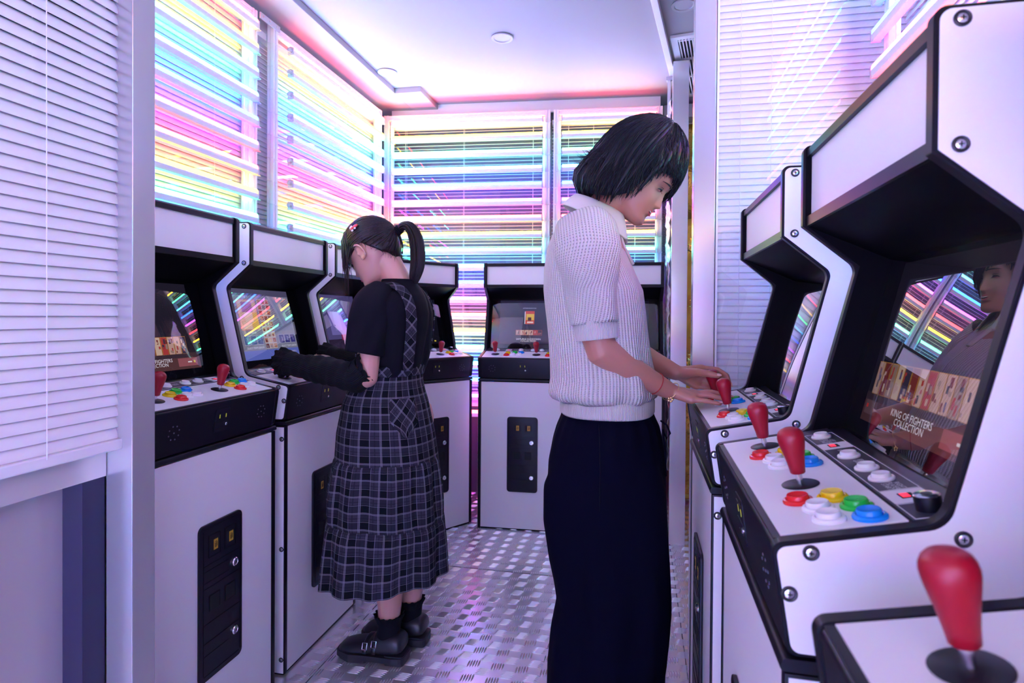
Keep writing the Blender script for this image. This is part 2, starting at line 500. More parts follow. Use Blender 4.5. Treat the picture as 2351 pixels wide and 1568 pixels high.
vg = empty('vent_grille', (0.133, 2.895, ZC), math.radians(-8.4))
fr = MB(); w, l = 0.34, 0.80
fr.box(0, w, 0, 0.03, -0.014, -0.001).box(0, w, l - 0.03, l, -0.014, -0.001).box(0, 0.03, 0.03, l - 0.03, -0.014, -0.001).box(w - 0.03, w, 0.03, l - 0.03, -0.014, -0.001)
build('frame', fr, 'grille', vg)
build('backing', MB().box(0.03, w - 0.03, 0.03, l - 0.03, -0.003, -0.001), 'vent_dark', vg)
sl = MB().box(-0.0026, 0.0026, 0.03, l - 0.03, -0.013, -0.003).mesh('slat')
n = 19
for i in range(n): obj('slat', sl, 'grille', vg, T(0.03 + (w - 0.06) * (i + 0.5) / n, 0, 0))
for y in (0.05, 0.27, 0.50): build('cross_bar', MB().box(0.03, w - 0.03, y - 0.004, y + 0.004, -0.0125, -0.003), 'grille', vg)
tag(vg, 'white slatted air vent grille in the ceiling', 'vent grille')

tr = empty('ceiling_track', (0.05, 2.5, 2.44))
dv = (Vector((0.160, 3.30, 0)) - Vector((0.047, 2.509, 0))); a = math.atan2(dv.x, dv.y)
tr.rotation_euler = (0, 0, -a)
build('rail', MB().box(-0.014, 0.014, -1.2, 0.84, 0, 0.028), 'rack', tr, bevel=0.002)
build('hanger', MB().box(-0.006, 0.006, 0.10, 0.13, 0.028, 0.06), 'clip', tr)
build('hanger', MB().box(-0.006, 0.006, -0.9, -0.87, 0.028, 0.06), 'clip', tr)
build('end_bracket', MB().box(-0.03, 0.016, 0.80, 0.835, -0.02, 0.0), 'clip', tr)
build('drop_rod', MB().box(-0.024, -0.008, 0.806, 0.826, -0.30, -0.02), 'cable', tr)
tag(tr, 'thin white ceiling track running towards the back wall', 'track')

# ------------------------------------------------------------------ venetian blinds
def slat_mesh(length, width=0.0245, tilt=70, camber=0.0022):
    """slat along +x, room side = -y; centre at origin"""
    n = 6; a = math.radians(tilt); top = []; bot = []
    for i in range(n + 1):
        t = -0.5 + i / n
        c = camber * (1 - 4 * t * t)
        w = t * width
        # across direction tilts from -y (room) / down to +y / up
        ay, az = math.cos(a), math.sin(a)
        ny, nz = -math.sin(a), math.cos(a)
        top.append((w * ay + c * ny, w * az + c * nz)); bot.append((w * ay + (c - 0.0006) * ny, w * az + (c - 0.0006) * nz))
    return MB().prism_x(top + bot[::-1], 0, length).mesh('slat', smooth='auto')

def blind(mtx, length, z0, z1, tilt, cords, label, pitch=0.021, head=True, bottom=True, m='slat'):
    r = empty('venetian_blind'); r.matrix_world = mtx
    me = slat_mesh(length, tilt=tilt)
    n = int((z1 - z0) / pitch)
    for i in range(n): obj('slat', me, m, r, T(0, 0, z0 + 0.018 + i * pitch))
    if bottom:
        build('bottom_rail', MB().box(-0.002, length + 0.004, -0.013, 0.012, z0 - 0.014, z0 + 0.006), 'slat', r, bevel=0.003)
    if head: build('head_rail', MB().box(0, length, -0.018, 0.02, z1 + 0.005, z1 + 0.035), 'slat', r, bevel=0.002)
    for c in cords:
        cm = MB()
        for dy in (-0.0145, 0.0145): cm.tube([(c, dy, z0), (c, dy, z1 + 0.01)], 0.0009, 5)
        build('ladder_cord', cm, 'cord', r)
    tag(r, label, 'blind'); return r

def frame_mtx(origin, xdir):
    x = Vector(xdir).normalized(); z = Vector((0, 0, 1)); y = z.cross(x)
    return Matrix(((x.x, y.x, 0, origin[0]), (x.y, y.y, 0, origin[1]), (x.z, y.z, 1, origin[2]), (0, 0, 0, 1)))
# local -y is the room side: for a wall on the left (room towards +x) run along +y
blind(frame_mtx((-0.966, -0.62, 0), (0, 1, 0)), 1.573, 0.915, 2.42, 70, (0.25, 0.85, 1.419), 'closed white venetian blind above the aluminium ledge')
blind(frame_mtx((-1.60, 1.04, 0), (0, 1, 0)), 1.13, 1.10, 2.36, 70, (0.3, 0.95), 'venetian blind tinted by light tubes, between the aluminium pillar and the bolted rack post', m='slat_dimmed')
blind(frame_mtx((-1.60, 2.235, 0), (0, 1, 0)), 1.17, 1.10, 2.33, 70, (0.32, 0.8), 'venetian blind tinted by light tubes, on the side wall next to the room corner', m='slat_dimmed')
def bmtx(s, d): 
    m = frame_mtx(bpt(s, d, 0), bdir); return m
blind(bmtx(-0.06, 0.075), 1.02, 0.62, 2.31, 13, (0.13, 0.50, 0.93), 'half-open venetian blind behind the wide rack of light tubes on the back wall')
blind(bmtx(0.985, 0.075), 0.64, 0.62, 2.31, 13, (0.10, 0.25, 0.50), 'half-open venetian blind behind the narrow rack of light tubes by the aluminium post')
blind(frame_mtx((0.235, 1.985, 0), (1, 0, 0)), 0.62, 0.60, 2.40, 74, (0.07, 0.16, 0.5), 'closed white venetian blind behind the glass partition')
blind(frame_mtx((0.74, 1.90, 0), (0, -1, 0)), 2.3, 1.45, 2.40, 66, (0.4, 1.6), 'venetian blind behind the light rack over the single row of cabinets on the partition side', m='slat_dimmed')

# glass panes
def window(n, mtx, length, z0, z1, fw=0.02):
    r = empty('window_%d' % n); r.matrix_world = mtx; r['kind'] = 'structure'
    build('pane', MB().box(fw, length - fw, -0.002, 0.002, z0 + fw, z1 - fw), 'pane', r)
    build('frame_bar', MB().box(0, length, -0.008, 0.008, z1 - fw, z1), 'rack', r)
    build('frame_bar', MB().box(0, length, -0.008, 0.008, z0, z0 + fw), 'rack', r)
    for x in (0, length - fw): build('frame_bar', MB().box(x, x + fw, -0.008, 0.008, z0 + fw, z1 - fw), 'rack', r)
window(1, frame_mtx((-1.573, 1.04, 0), (0, 1, 0)), 1.12, 1.05, 2.40)
window(2, frame_mtx((-1.573, 2.345, 0), (0, 1, 0)), 1.04, 1.05, 2.40)
window(3, bmtx(-0.02, 0.045), 0.97, 0.60, 2.36)
window(4, bmtx(1.02, 0.045), 0.60, 0.60, 2.36)
window(5, frame_mtx((0.232, 1.952, 0), (1, 0, 0)), 0.62, 0.02, 2.48, 0.006)

# ------------------------------------------------------------------ racks of light tubes
def tube_meshes(length):
    a = MB()   # white housing (opaque tray) along +x, front = -y
    a.prism_x(fillet([(-0.011, -0.028), (0.011, -0.028), (0.0125, -0.006), (-0.0125, -0.006)], 0.002, 2), 0, length)
    cap = [(-0.0125, -0.006), (0.0125, -0.006)] + [(0.0115 * math.cos(t), 0.003 + 0.0095 * math.sin(t)) for t in np.linspace(0, PI, 9)]
    b = MB().prism_x(cap[:1] + [cap[1]] + cap[2:], 0.006, length - 0.006)
    e = MB().prism_x(fillet([(-0.0135, -0.029), (0.0135, -0.029), (0.0135, 0.004), (0, 0.009), (-0.0135, 0.004)], 0.002, 2), 0, 0.006)
    return a.mesh('housing', smooth='auto'), b.mesh('glow_tube', smooth='auto'), e.mesh('end_cap')

def post_mesh(h, w=0.030):
    q = w / 2; s = 0.0035; d = 0.004
    poly = [(-q, -q), (-s, -q), (-s, -q + d), (s, -q + d), (s, -q), (q, -q), (q, -s), (q - d, -s), (q - d, s), (q, s), (q, q), (s, q), (s, q - d), (-s, q - d), (-s, q), (-q, q), (-q, s), (-q + d, s), (-q + d, -s), (-q, -s)]
    return MB().prism_z(poly, 0, h).mesh('post')

def rack(mtx, posts, t0, t1, ks, label, ztop=2.405, zbot=0.02, wires='both', rail=True):
    """local x along the rack, room side -y, tubes centred on y=0"""
    r = empty('light_rack'); r.matrix_world = mtx
    pm = post_mesh(ztop - zbot)
    for p in posts: obj('post', pm, 'rack', r, T(p, 0.031, zbot))
    if rail:
        L = posts[-1] - posts[0] - 0.032
        rm = MB(); q = 0.014
        rm.prism_x([(-q, -q), (-q, -0.004), (-q + 0.004, -0.003), (-q + 0.004, 0.003), (-q, 0.004), (-q, q), (q, q), (q, -q)], 0, L)
        build('top_rail', rm, 'rack', r, mtx=T(posts[0] + 0.016, 0.031, ztop - 0.016))
    hm, gm, em = tube_meshes(t1 - t0)
    wm = {}
    for k in ks:
        z = 1.555 + 0.0985 * k
        n, c = TUBES[k % 6]
        h = obj('tube_lamp', hm, 'housing', r, T(t0, 0, z))
        h['label'] = n + ' light tube in a white housing'
        obj('glow_tube', gm, 'tube_' + n, h)
        obj('end_cap', em, 'clip', h); obj('end_cap', em, 'clip', h, T(t1 - t0 - 0.006, 0, 0))
        for side, xe, p in ((0, 0.0, posts[0]), (1, t1 - t0, posts[-1])):
            key = side
            if key not in wm:
                xp = p - t0; s = -1 if side == 0 else 1
                mid = (xe + xp) / 2
                m = MB().tube([(xe, -0.004, -0.02), (mid + s * 0.004, -0.012, -0.030), (xp, 0.008, -0.026), (xp + s * 0.018, 0.022, -0.020), (xp + s * 0.018, 0.044, -0.015), (xp, 0.049, -0.012)], 0.0016, 6)
                wm[key] = m.mesh('wire_tie', smooth=True)
            obj('wire_tie', wm[key], 'cable', h)
    tag(r, label, 'light rack'); return r

rack(frame_mtx((-1.53, 0, 0), (0, 1, 0)), (1.06, 2.178), 1.045, 2.166, range(-2, 9), 'rack of coloured light tubes on the side wall, reaching back from the foreground aluminium pillar')
rk2 = rack(frame_mtx((-1.53, 0, 0), (0, 1, 0)), (2.318, 3.395), 2.405, 3.386, range(-2, 9), 'rack of coloured light tubes with a bolted top bracket and round end clips')
br = MB().box(2.208, 2.345, 0.012, 0.018, 2.385, 2.410)
for xb in (2.225, 2.27, 2.32): br.lathe([(0.004, 0), (0.004, 0.004), (0.001, 0.005)], 8, T(xb, 0.011, 2.398) @ RX(PI / 2))
build('top_bracket', br, 'clip', rk2)
ce = MB().lathe([(0.011, 0), (0.0115, 0.004), (0.009, 0.013), (0.003, 0.016)], 14, RY(-PI / 2)).mesh('round_clip', smooth='auto')
for k in range(-2, 9): obj('round_clip', ce, 'clip', rk2, T(2.405, 0.0, 1.545 + 0.0985 * k))
rack(bmtx(0, 0), (-0.040, 0.962), 0.0, 0.935, range(-10, 9), 'wide rack of coloured light tubes on the back wall', ztop=2.392)
rack(bmtx(0, 0), (1.012, 1.620), 1.045, 1.600, range(-10, 9), 'narrow rack of coloured light tubes on the back wall by the aluminium post', ztop=2.392)
rack(frame_mtx((0.635, 0, 0), (0, -1, 0)), (-1.80, -0.73), -1.83, -0.705, range(-2, 9), 'rack of coloured light tubes above the row of cabinets against the partition side wall')

rack(frame_mtx((0.80, -0.92, 0), (-1, 0, 0)), (0.03, 1.84), 0.05, 1.82, range(-14, 3), 'unseen fill rack of coloured light tubes added behind the camera')  # added out of view to brighten the lower fronts
# spiral cable hanging from the narrow rack
sp = [(0.007 * math.cos(i * 0.9), 0.007 * math.sin(i * 0.9), 1.45 + 0.62 * i / 300) for i in range(301)]
so = build('spiral_cable', MB().tube(sp, 0.0017, 5), 'jamb', smooth=True)
so.matrix_world = T(*bpt(1.645, 0.0, 0))
tag(so, 'dark coiled cable hanging beside the narrow light rack', 'cable')
# ------------------------------------------------------------------ arcade cabinets
W = 0.49; HW = W / 2; DEP = 0.375; TH = 0.016
PROF = [(0.0, 0.930), (0.155, 0.962), (0.2257, 1.244), (0.140, 1.316), (0.140, 1.455), (DEP, 1.455), (DEP, 0.815), (0.017, 0.818)]
PRAD = [0.012, 0.030, 0.022, 0.003, 0.013, 0.010, 0.006, 0.012]
SL = math.atan(0.207)
DECK = T(0, 0, 0.930) @ RX(SL)
SCR_A = math.atan2(0.247, 0.062)
SCR = T(0, 0.205, 0.970) @ RX(SCR_A)
SH = 0.297

def multi(parts, name, smooth='auto'):
    """parts: list of (MB, material key) joined in one mesh with material slots"""
    mb = MB(); mi = []
    for i, (p, m) in enumerate(parts):
        mb.add(p.v, p.f); mi += [i] * len(p.f)
    me = bpy.data.meshes.new(name); me.from_pydata(mb.v, [], mb.f)
    for i, (p, m) in enumerate(parts): me.materials.append(M[m] if isinstance(m, str) else m)
    me.polygons.foreach_set('material_index', mi)
    bm = bmesh.new(); bm.from_mesh(me); bmesh.ops.recalc_face_normals(bm, faces=bm.faces); bm.to_mesh(me); bm.free()
    if smooth:
        for p in me.polygons: p.use_smooth = True
        me.set_sharp_from_angle(angle=math.radians(38))
    return me

CM = {}   # cached cabinet meshes: name -> mesh
def screw_mesh():
    w = MB().lathe([(0.0078, 0), (0.0078, 0.0016), (0.0066, 0.0024), (0.005, 0.0018), (0.005, 0.0)], 18)
    h = MB().lathe([(0.0049, 0.0004), (0.0046, 0.0016), (0.003, 0.0024), (0.0006, 0.0026)], 16)
    x = MB().box(-0.0024, 0.0024, -0.0005, 0.0005, 0.0022, 0.0029).box(-0.0005, 0.0005, -0.0024, 0.0024, 0.0022, 0.0029)
    return multi([(w, 'screwring'), (h, 'steel'), (x, 'hole')], 'screw')
CM['screw'] = screw_mesh()
CM['side'] = MB().prism_x(fillet(PROF, PRAD, 6), -TH / 2, TH / 2).mesh('side_panel', 'auto', bevel=0.0015, seg=1)
inp = inset(PROF, 0.0045)
CM['sheet'] = MB().prism_x(fillet(inp, [max(0.002, r - 0.002) for r in PRAD], 6), -0.0007, 0.0007).mesh('face_sheet', 'auto')
CM['added_sheet'] = MB().prism_x(inset(PROF, 0.004), -0.0005, 0.0005).mesh('added_inner_sheet')
STAND = [(0.015, 0.004), (DEP, 0.004), (DEP, 0.800), (0.015, 0.800)]
CM['sside'] = MB().prism_x(STAND, -TH / 2, TH / 2).mesh('stand_side', 'auto', bevel=0.0012)
CM['ssheet'] = MB().prism_x(inset(STAND, 0.0035), -0.0007, 0.0007).mesh('face_sheet')
IW = HW - TH - 0.0012      # inner half width

CM['sfront'] = MB().box(-IW, IW, 0.017, 0.030, 0.008, 0.798).mesh('stand_front')
CM['plinth'] = MB().box(-HW + 0.004, HW - 0.004, 0.021, DEP - 0.006, 0.0, 0.006).mesh('plinth')
CM['back'] = MB().box(-IW, IW, DEP - 0.016, DEP - 0.004, 0.01, 1.45).mesh('back_board')
CM['top'] = MB().box(-IW, IW, 0.172, DEP - 0.016, 1.438, 1.450).mesh('top_board')
lip = MB().prism_x(fillet([(0.008, 0.802), (DEP, 0.802), (DEP, 0.815), (0.014, 0.815)], [0.005, 0, 0, 0.004], 3), -HW, HW)
CM['lip'] = lip.mesh('support_lip', 'auto')
# sloping front panel under the deck, with a round-nosed bumper on top
fp = MB().prism_x(fillet([(0.0035, 0.926), (0.0135, 0.932), (0.034, 0.820), (0.0185, 0.8165)], [0.006, 0.004, 0, 0.003], 4), -IW, IW)
CM['fpanel'] = fp.mesh('front_panel', 'auto')
FPA = math.atan2(0.015, 0.1095)
FP = T(0, 0.0112, 0.8715) @ RX(PI / 2 + FPA)     # plane of the front panel: x right, y up, z towards the player
sp = MB()
for r_, n_ in ((0.0, 1), (0.017, 8)):
    for k in range(n_):
        a = 2 * PI * k / n_ + 0.3
        sp.lathe([(0.0021, 0), (0.0021, 0.0006), (0.0013, 0.0009), (0.0006, 0.0003)], 8, T(r_ * math.cos(a), r_ * math.sin(a), 0))
CM['spk'] = sp.mesh('speaker_holes', 'auto')
mini_b = MB().prism_z(rrect(0.058, 0.062, 0.006), 0, 0.0016)
mini_r = MB()
for (x0, x1, y0, y1) in ((-0.025, 0.025, -0.0045, -0.0035), (-0.025, 0.008, -0.0225, -0.0215), (-0.02, -0.004, 0.0215, 0.0222), (0.004, 0.02, 0.0215, 0.0222)):
    mini_r.box(x0, x1, y0, y1, 0.0014, 0.0026)
mini_y = MB().box(-0.0135, -0.0105, 0.006, 0.016, 0.001, 0.0021).box(0.0105, 0.0135, 0.006, 0.016, 0.001, 0.0021)
mini_l = MB().lathe([(0.0045, 0.001), (0.0045, 0.003), (0.003, 0.0042), (0.0008, 0.0042)], 14, T(0.0150, -0.0125, 0))
CM['mini'] = multi([(mini_b, 'door_black'), (mini_r, 'edge'), (mini_y, 'slot_yellow'), (mini_l, 'steel')], 'coin_plate')

# coin door
door = MB().prism_z(rrect(0.166, 0.405, 0.016, 6), 0, 0.007)
CM['door'] = door.mesh('coin_door', 'auto', bevel=0.0018)
K_ = 2.967e-4
def dz(px, py): return ((px - 310) * K_, (817.5 - py) * K_)
rib = MB()
def hrib(x0, x1, y):
    a = dz(x0, y); b = dz(x1, y); rib.box(a[0], b[0], a[1] - 0.0006, a[1] + 0.0006, 0.0065, 0.0082)
def vrib(x, y0, y1):
    a = dz(x, y0); b = dz(x, y1); rib.box(a[0] - 0.0006, a[0] + 0.0006, b[1], a[1], 0.0065, 0.0082)
for y in (165, 490, 690, 1000, 1165, 1450): hrib(80, 545, y)
for y in (540, 640, 1275): hrib(80, 400, y)
vrib(560, 180, 1440); vrib(75, 180, 1440)
for x0 in (140, 345):
    hrib(x0, x0 + 145, 238); hrib(x0, x0 + 145, 430); vrib(x0, 240, 430); vrib(x0 + 145, 240, 430)
    hrib(x0 + 5, x0 + 140, 765); hrib(x0 + 5, x0 + 140, 905); vrib(x0 + 5, 765, 905); vrib(x0 + 140, 765, 905)
CM['ribs'] = rib.mesh('door_ribs')
CM['lock'] = multi([(MB().lathe([(0.0118, 0.006), (0.0118, 0.010), (0.0098, 0.0125), (0.0075, 0.0125), (0.0068, 0.0115), (0.001, 0.0118)], 20), 'steel'),
                    (MB().box(-0.0008, 0.0008, -0.003, 0.003, 0.0112, 0.0122), 'hole')], 'lock')
CM['cslot'] = multi([(MB().box(-0.0165, 0.0165, -0.0165, 0.0165, 0.0066, 0.0076), 'hole'), (MB().box(-0.005, 0.0105, -0.0135, 0.0135, 0.0074, 0.0085), 'amber'),
                     (MB().box(-0.001, 0.001, -0.008, 0.004, 0.0083, 0.009).box(0.003, 0.0045, -0.008, 0.004, 0.0083, 0.009).box(0.006, 0.0075, -0.006, 0.006, 0.0083, 0.009).box(-0.001, 0.006, 0.006, 0.0075, 0.0083, 0.009), 'hole')], 'coin_slot', None)
CM['creturn'] = MB().box(-0.018, 0.018, -0.0195, 0.0195, 0.0060, 0.0074).mesh('coin_return')

# marquee
CM['mq_white'] = MB().box(-IW, IW, 0.153, 0.158, 1.330, 1.434).mesh('marquee_panel')
CM['mq_bot'] = MB().prism_x([(0.1455, 1.3155), (0.1455, 1.332), (0.154, 1.332), (0.160, 1.312)], -IW, IW).mesh('marquee_rail')
CM['mq_top'] = MB().prism_x([(0.1455, 1.434), (0.1455, 1.447), (0.150, 1.452), (0.176, 1.452), (0.176, 1.446), (0.156, 1.434)], -IW, IW).mesh('marquee_rail')
CM['soffit'] = MB().prism_x([(0.1475, 1.3155), (0.2805, 1.2545), (0.2805, 1.2600), (0.158, 1.3200)], -IW, IW).mesh('soffit')
# deck
def deck_mb(): return MB()
CM['deck'] = MB().box(-IW, IW, 0.006, 0.215, -0.012, -0.0012).mesh('deck_board')
CM['plate'] = MB().prism_z([(-0.2255, 0.0135), (0.2255, 0.0135), (0.2255, 0.1345), (-0.2255, 0.1345)], -0.0012, 0.0004).mesh('deck_plate')
CM['strip'] = MB().box(-0.2275, 0.2275, 0.1375, 0.186, -0.0012, 0.0008).mesh('button_strip')
gapw = MB()
for u0, u1 in ((-0.118, -0.086), (0.134, 0.178)): gapw.box(u0, u1, 0.1405, 0.183, 0.0008, 0.0012)
lines = MB()
for u0, u1 in ((-0.192, -0.120), (-0.084, 0.132), (0.180, 0.2265)):
    for a in (0.1405, 0.1825): lines.box(u0, u1, a, a + 0.0007, 0.0008, 0.00125)
    for u in (u0, u1 - 0.0007): lines.box(u, u + 0.0007, 0.1405, 0.183, 0.0008, 0.00125)
CM['print'] = multi([(gapw, 'print_white'), (lines, 'print_white')], 'strip_print', None)
CM['led'] = multi([(MB().box(-0.008, 0.008, -0.007, 0.007, 0.0012, 0.0018), 'hole'), (MB().box(-0.0062, 0.0062, -0.0054, 0.0022, 0.0018, 0.0024), 'led_red')], 'indicator', None)
CM['knob'] = multi([(MB().lathe([(0.0125, 0.0008), (0.0125, 0.014), (0.0120, 0.0155)], 22), 'edge'), (MB().lathe([(0.0121, 0.0154), (0.0124, 0.0162), (0.0105, 0.0172)], 22), 'steel'), (MB().lathe([(0.0105, 0.0170), (0.0004, 0.0174)], 22), 'edge')], 'volume_knob')
CM['flange'] = MB().lathe([(0.0170, 0), (0.0172, 0.0022), (0.0160, 0.0040), (0.0138, 0.0046), (0.0128, 0.0040), (0.0126, 0.001)], 26).mesh('button', 'auto')
CM['plunger'] = MB().lathe([(0.0122, 0.001), (0.0122, 0.0080), (0.0112, 0.0094), (0.0098, 0.0092), (0.006, 0.0082), (0.0004, 0.0079)], 24).mesh('plunger', 'auto')
bat = [(0.0004, 0.0150), (0.0078, 0.0150), (0.0090, 0.0162), (0.0102, 0.026), (0.0122, 0.038), (0.0146, 0.049), (0.0160, 0.0565), (0.0163, 0.061), (0.0155, 0.0655), (0.0136, 0.0692), (0.0105, 0.0720), (0.006, 0.0737), (0.0004, 0.0741)]
CM['bat'] = MB().lathe(bat, 26).mesh('joystick', 'auto')
CM['shaft'] = MB().lathe([(0.0042, 0.0005), (0.0042, 0.016)], 14).mesh('shaft', 'auto')
CM['disc'] = MB().lathe([(0.0006, 0.0003), (0.0223, 0.0003), (0.0226, 0.0010), (0.0216, 0.0017), (0.0006, 0.0022)], 30).mesh('dust_disc', 'auto')
# screen
CM['panel'] = MB().box(-0.2285, 0.2285, -0.012, SH, -0.012, -0.004).mesh('screen_bezel')
gl = MB(); gx, gy = 18, 14
for j in range(gy + 1):
    for i in range(gx + 1):
        a, b = -1 + 2 * i / gx, -1 + 2 * j / gy
        gl.v.append((a * 0.2275, SH * (j / gy), 0.006 * (1 - a * a) + 0.005 * (1 - b * b)))
for j in range(gy):
    for i in range(gx):
        q = j * (gx + 1) + i; gl.f.append((q, q + 1, q + gx + 2, q + gx + 1))
CM['glass'] = gl.mesh('cover_glass', True)

SMAT = {}
def smat(col, s=1.0):
    k = (tuple(round(c, 3) for c in col), s)
    if k not in SMAT: SMAT[k] = emit_mat('screen_colour', col, s)
    return SMAT[k]

def rect(x0, y0, x1, y1, z): return MB().add([(x0, y0, z), (x1, y0, z), (x1, y1, z), (x0, y1, z)], [(0, 1, 2, 3)])
def picture(items, name='screen_picture'):
    """items: (x0,y0,x1,y1,(sRGB),layer); y measured up the screen slope"""
    ps = {}
    for x0, y0, x1, y1, c, ly in items:
        k = c
        if k not in ps: ps[k] = MB()
        z = -0.0036 + 0.0002 * ly
        ps[k].add([(x0, y0, z), (x1, y0, z), (x1, y1, z), (x0, y1, z)], [(0, 1, 2, 3)])
    return multi([(mb, smat(srgb(*c))) for c, mb in ps.items()], name, None)

def cards(x, y, n, w, h, rnd, frame=(205, 140, 60)):
    it = []
    pal = [(120, 50, 50), (150, 120, 110), (60, 50, 70), (190, 150, 140), (170, 60, 60), (90, 80, 120), (200, 170, 150)]
    for i in range(n):
        x0 = x + i * w * 1.06
        it.append((x0, y, x0 + w, y + h, frame, 1))
        it.append((x0 + 0.001, y + 0.001, x0 + w - 0.001, y + h - 0.001, rnd.choice(pal), 2))
        for k in range(5):
            a = x0 + 0.002 + rnd.random() * (w - 0.010); b = y + 0.002 + rnd.random() * (h - 0.018)
            it.append((a, b, a + 0.004 + rnd.random() * 0.004, b + 0.005 + rnd.random() * 0.010, rnd.choice(pal), 3 + k))
    return it

def screen_collection(title, seed, box=False):
    rnd = random.Random(seed)
    it = [(-0.172, 0.028, 0.172, 0.285, (34, 30, 44), 0), (-0.172, 0.028, 0.172, 0.062, (88, 56, 58), 1), (-0.172, 0.062, 0.172, 0.075, (62, 46, 56), 1)]
    if box:
        it = [(-0.172, 0.028, 0.172, 0.285, (40, 36, 62), 0)]
        it += [(-0.022, 0.145, 0.030, 0.222, (196, 60, 40), 2), (-0.018, 0.168, 0.028, 0.205, (220, 180, 60), 3), (-0.008, 0.165, 0.012, 0.185, (70, 30, 30), 4), (-0.012, 0.150, 0.024, 0.160, (230, 200, 190), 4), (-0.027, 0.146, -0.022, 0.219, (210, 205, 215), 3)]
        it += cards(-0.075, 0.080, 6, 0.024, 0.030, rnd, (200, 90, 50))
    else:
        it += cards(-0.155, 0.073, 12, 0.0225, 0.052, rnd)
        it += [(0.085, 0.036, 0.160, 0.060, (150, 84, 92), 2), (0.145, 0.045, 0.152, 0.052, (220, 200, 70), 3), (0.122, 0.046, 0.138, 0.050, (220, 210, 215), 3)]
        it += [(-0.165, 0.040, -0.120, 0.062, (110, 80, 88), 2), (-0.160, 0.050, -0.153, 0.056, (220, 60, 60), 3)]
    return picture(it), [(title, 0.0, 0.050, 0.0145, (235, 228, 240))] + ([('SAMURAI SHODOWN', 0.0, 0.238, 0.008, (200, 195, 215))] if box else [])

def screen_select():
    rnd = random.Random(5)
    it = [(-0.165, 0.028, 0.165, 0.285, (128, 128, 150), 0), (-0.165, 0.028, 0.165, 0.062, (96, 108, 190), 1), (-0.165, 0.262, 0.165, 0.285, (84, 80, 110), 1)]
    it += [(-0.150, 0.135, -0.045, 0.248, (190, 130, 140), 1), (-0.146, 0.139, -0.049, 0.244, (206, 168, 150), 2), (-0.085, 0.139, -0.049, 0.200, (214, 176, 90), 3), (-0.120, 0.165, -0.075, 0.225, (220, 190, 180), 4), (-0.128, 0.200, -0.070, 0.238, (160, 110, 150), 5), (-0.135, 0.139, -0.090, 0.165, (216, 186, 176), 5)]
    pal = [(190, 150, 140), (150, 70, 70), (120, 110, 130), (200, 180, 150), (110, 60, 70), (170, 120, 100)]
    for j in range(9):
        for i in range(3):
            x = -0.036 + i * 0.0235; y = 0.066 + j * 0.0205
            it += [(x, y, x + 0.0225, y + 0.0195, (200, 196, 206), 2), (x + 0.0015, y + 0.0015, x + 0.021, y + 0.018, rnd.choice(pal), 3), (x + 0.005, y + 0.003, x + 0.015, y + 0.012, rnd.choice(pal), 4)]
    for k in range(3):
        for sx in (-0.150, 0.052):
            it += [(sx + k * 0.036, 0.082, sx + k * 0.036 + 0.033, 0.116, (176, 178, 200), 2), (sx + k * 0.036 + 0.0015, 0.0835, sx + k * 0.036 + 0.0315, 0.1145, (84, 100, 150) if sx < 0 else (64, 60, 130), 3)]
    it += [(0.045, 0.130, 0.155, 0.250, (112, 116, 150), 1)]
    tx = [('ATHENA', -0.100, 0.126, 0.012, (225, 222, 235)), ('SELECT TEAM LEADER', -0.097, 0.071, 0.0098, (220, 220, 236)), ('SELECT TEAM LEADER', 0.105, 0.071, 0.0098, (220, 220, 236)),
          ('PLAYER 1', -0.110, 0.255, 0.012, (216, 214, 230)), ('PLAYER 2', 0.105, 0.255, 0.012, (216, 214, 230)), ('CREDITS 11', 0.125, 0.048, 0.008, (236, 220, 210))]
    for k in range(3):
        tx += [(str(k + 1), -0.1335 + k * 0.036, 0.098, 0.020, (150, 160, 200)), (str(3 - k), 0.0685 + k * 0.036, 0.098, 0.020, (190, 190, 220))]
    return picture(it), tx

def screen_dark(marks=True):
    it = [(-0.172, 0.028, 0.172, 0.285, (20, 19, 32), 0)]
    if marks: it += [(0.110, 0.040, 0.120, 0.045, (220, 190, 60), 2), (0.135, 0.040, 0.146, 0.047, (230, 200, 70), 2), (-0.165, 0.120, 0.0, 0.150, (26, 24, 38), 1)]
    return picture(it), []

def screen_blur():
    it = [(-0.172, 0.028, 0.172, 0.285, (86, 78, 130), 0), (-0.172, 0.028, 0.172, 0.080, (46, 34, 58), 1), (-0.02, 0.075, 0.05, 0.105, (150, 30, 70), 2), (-0.10, 0.10, 0.06, 0.26, (120, 110, 180), 2), (-0.06, 0.12, 0.0, 0.25, (140, 132, 196), 3)]
    return picture(it), []

BTN = [('b_red', 0.131, 0.053), ('b_white', 0.164, 0.066), ('b_white', 0.199, 0.067), ('b_yellow', 0.134, 0.089), ('b_green', 0.170, 0.103), ('b_blue', 0.206, 0.104)]
SCREWS = [(0.163, 1.440), (0.163, 1.322), (0.0375, 0.9245), (0.170, 0.9495), (0.018, 0.8815), (0.345, 1.43), (0.345, 0.86)]
SSCREWS = [(0.0255, 0.759), (0.0255, 0.406), (0.0255, 0.051), (0.35, 0.759), (0.35, 0.051)]
BTNAME = {'b_red': 'red', 'b_white': 'white', 'b_yellow': 'yellow', 'b_green': 'green', 'b_blue': 'blue'}

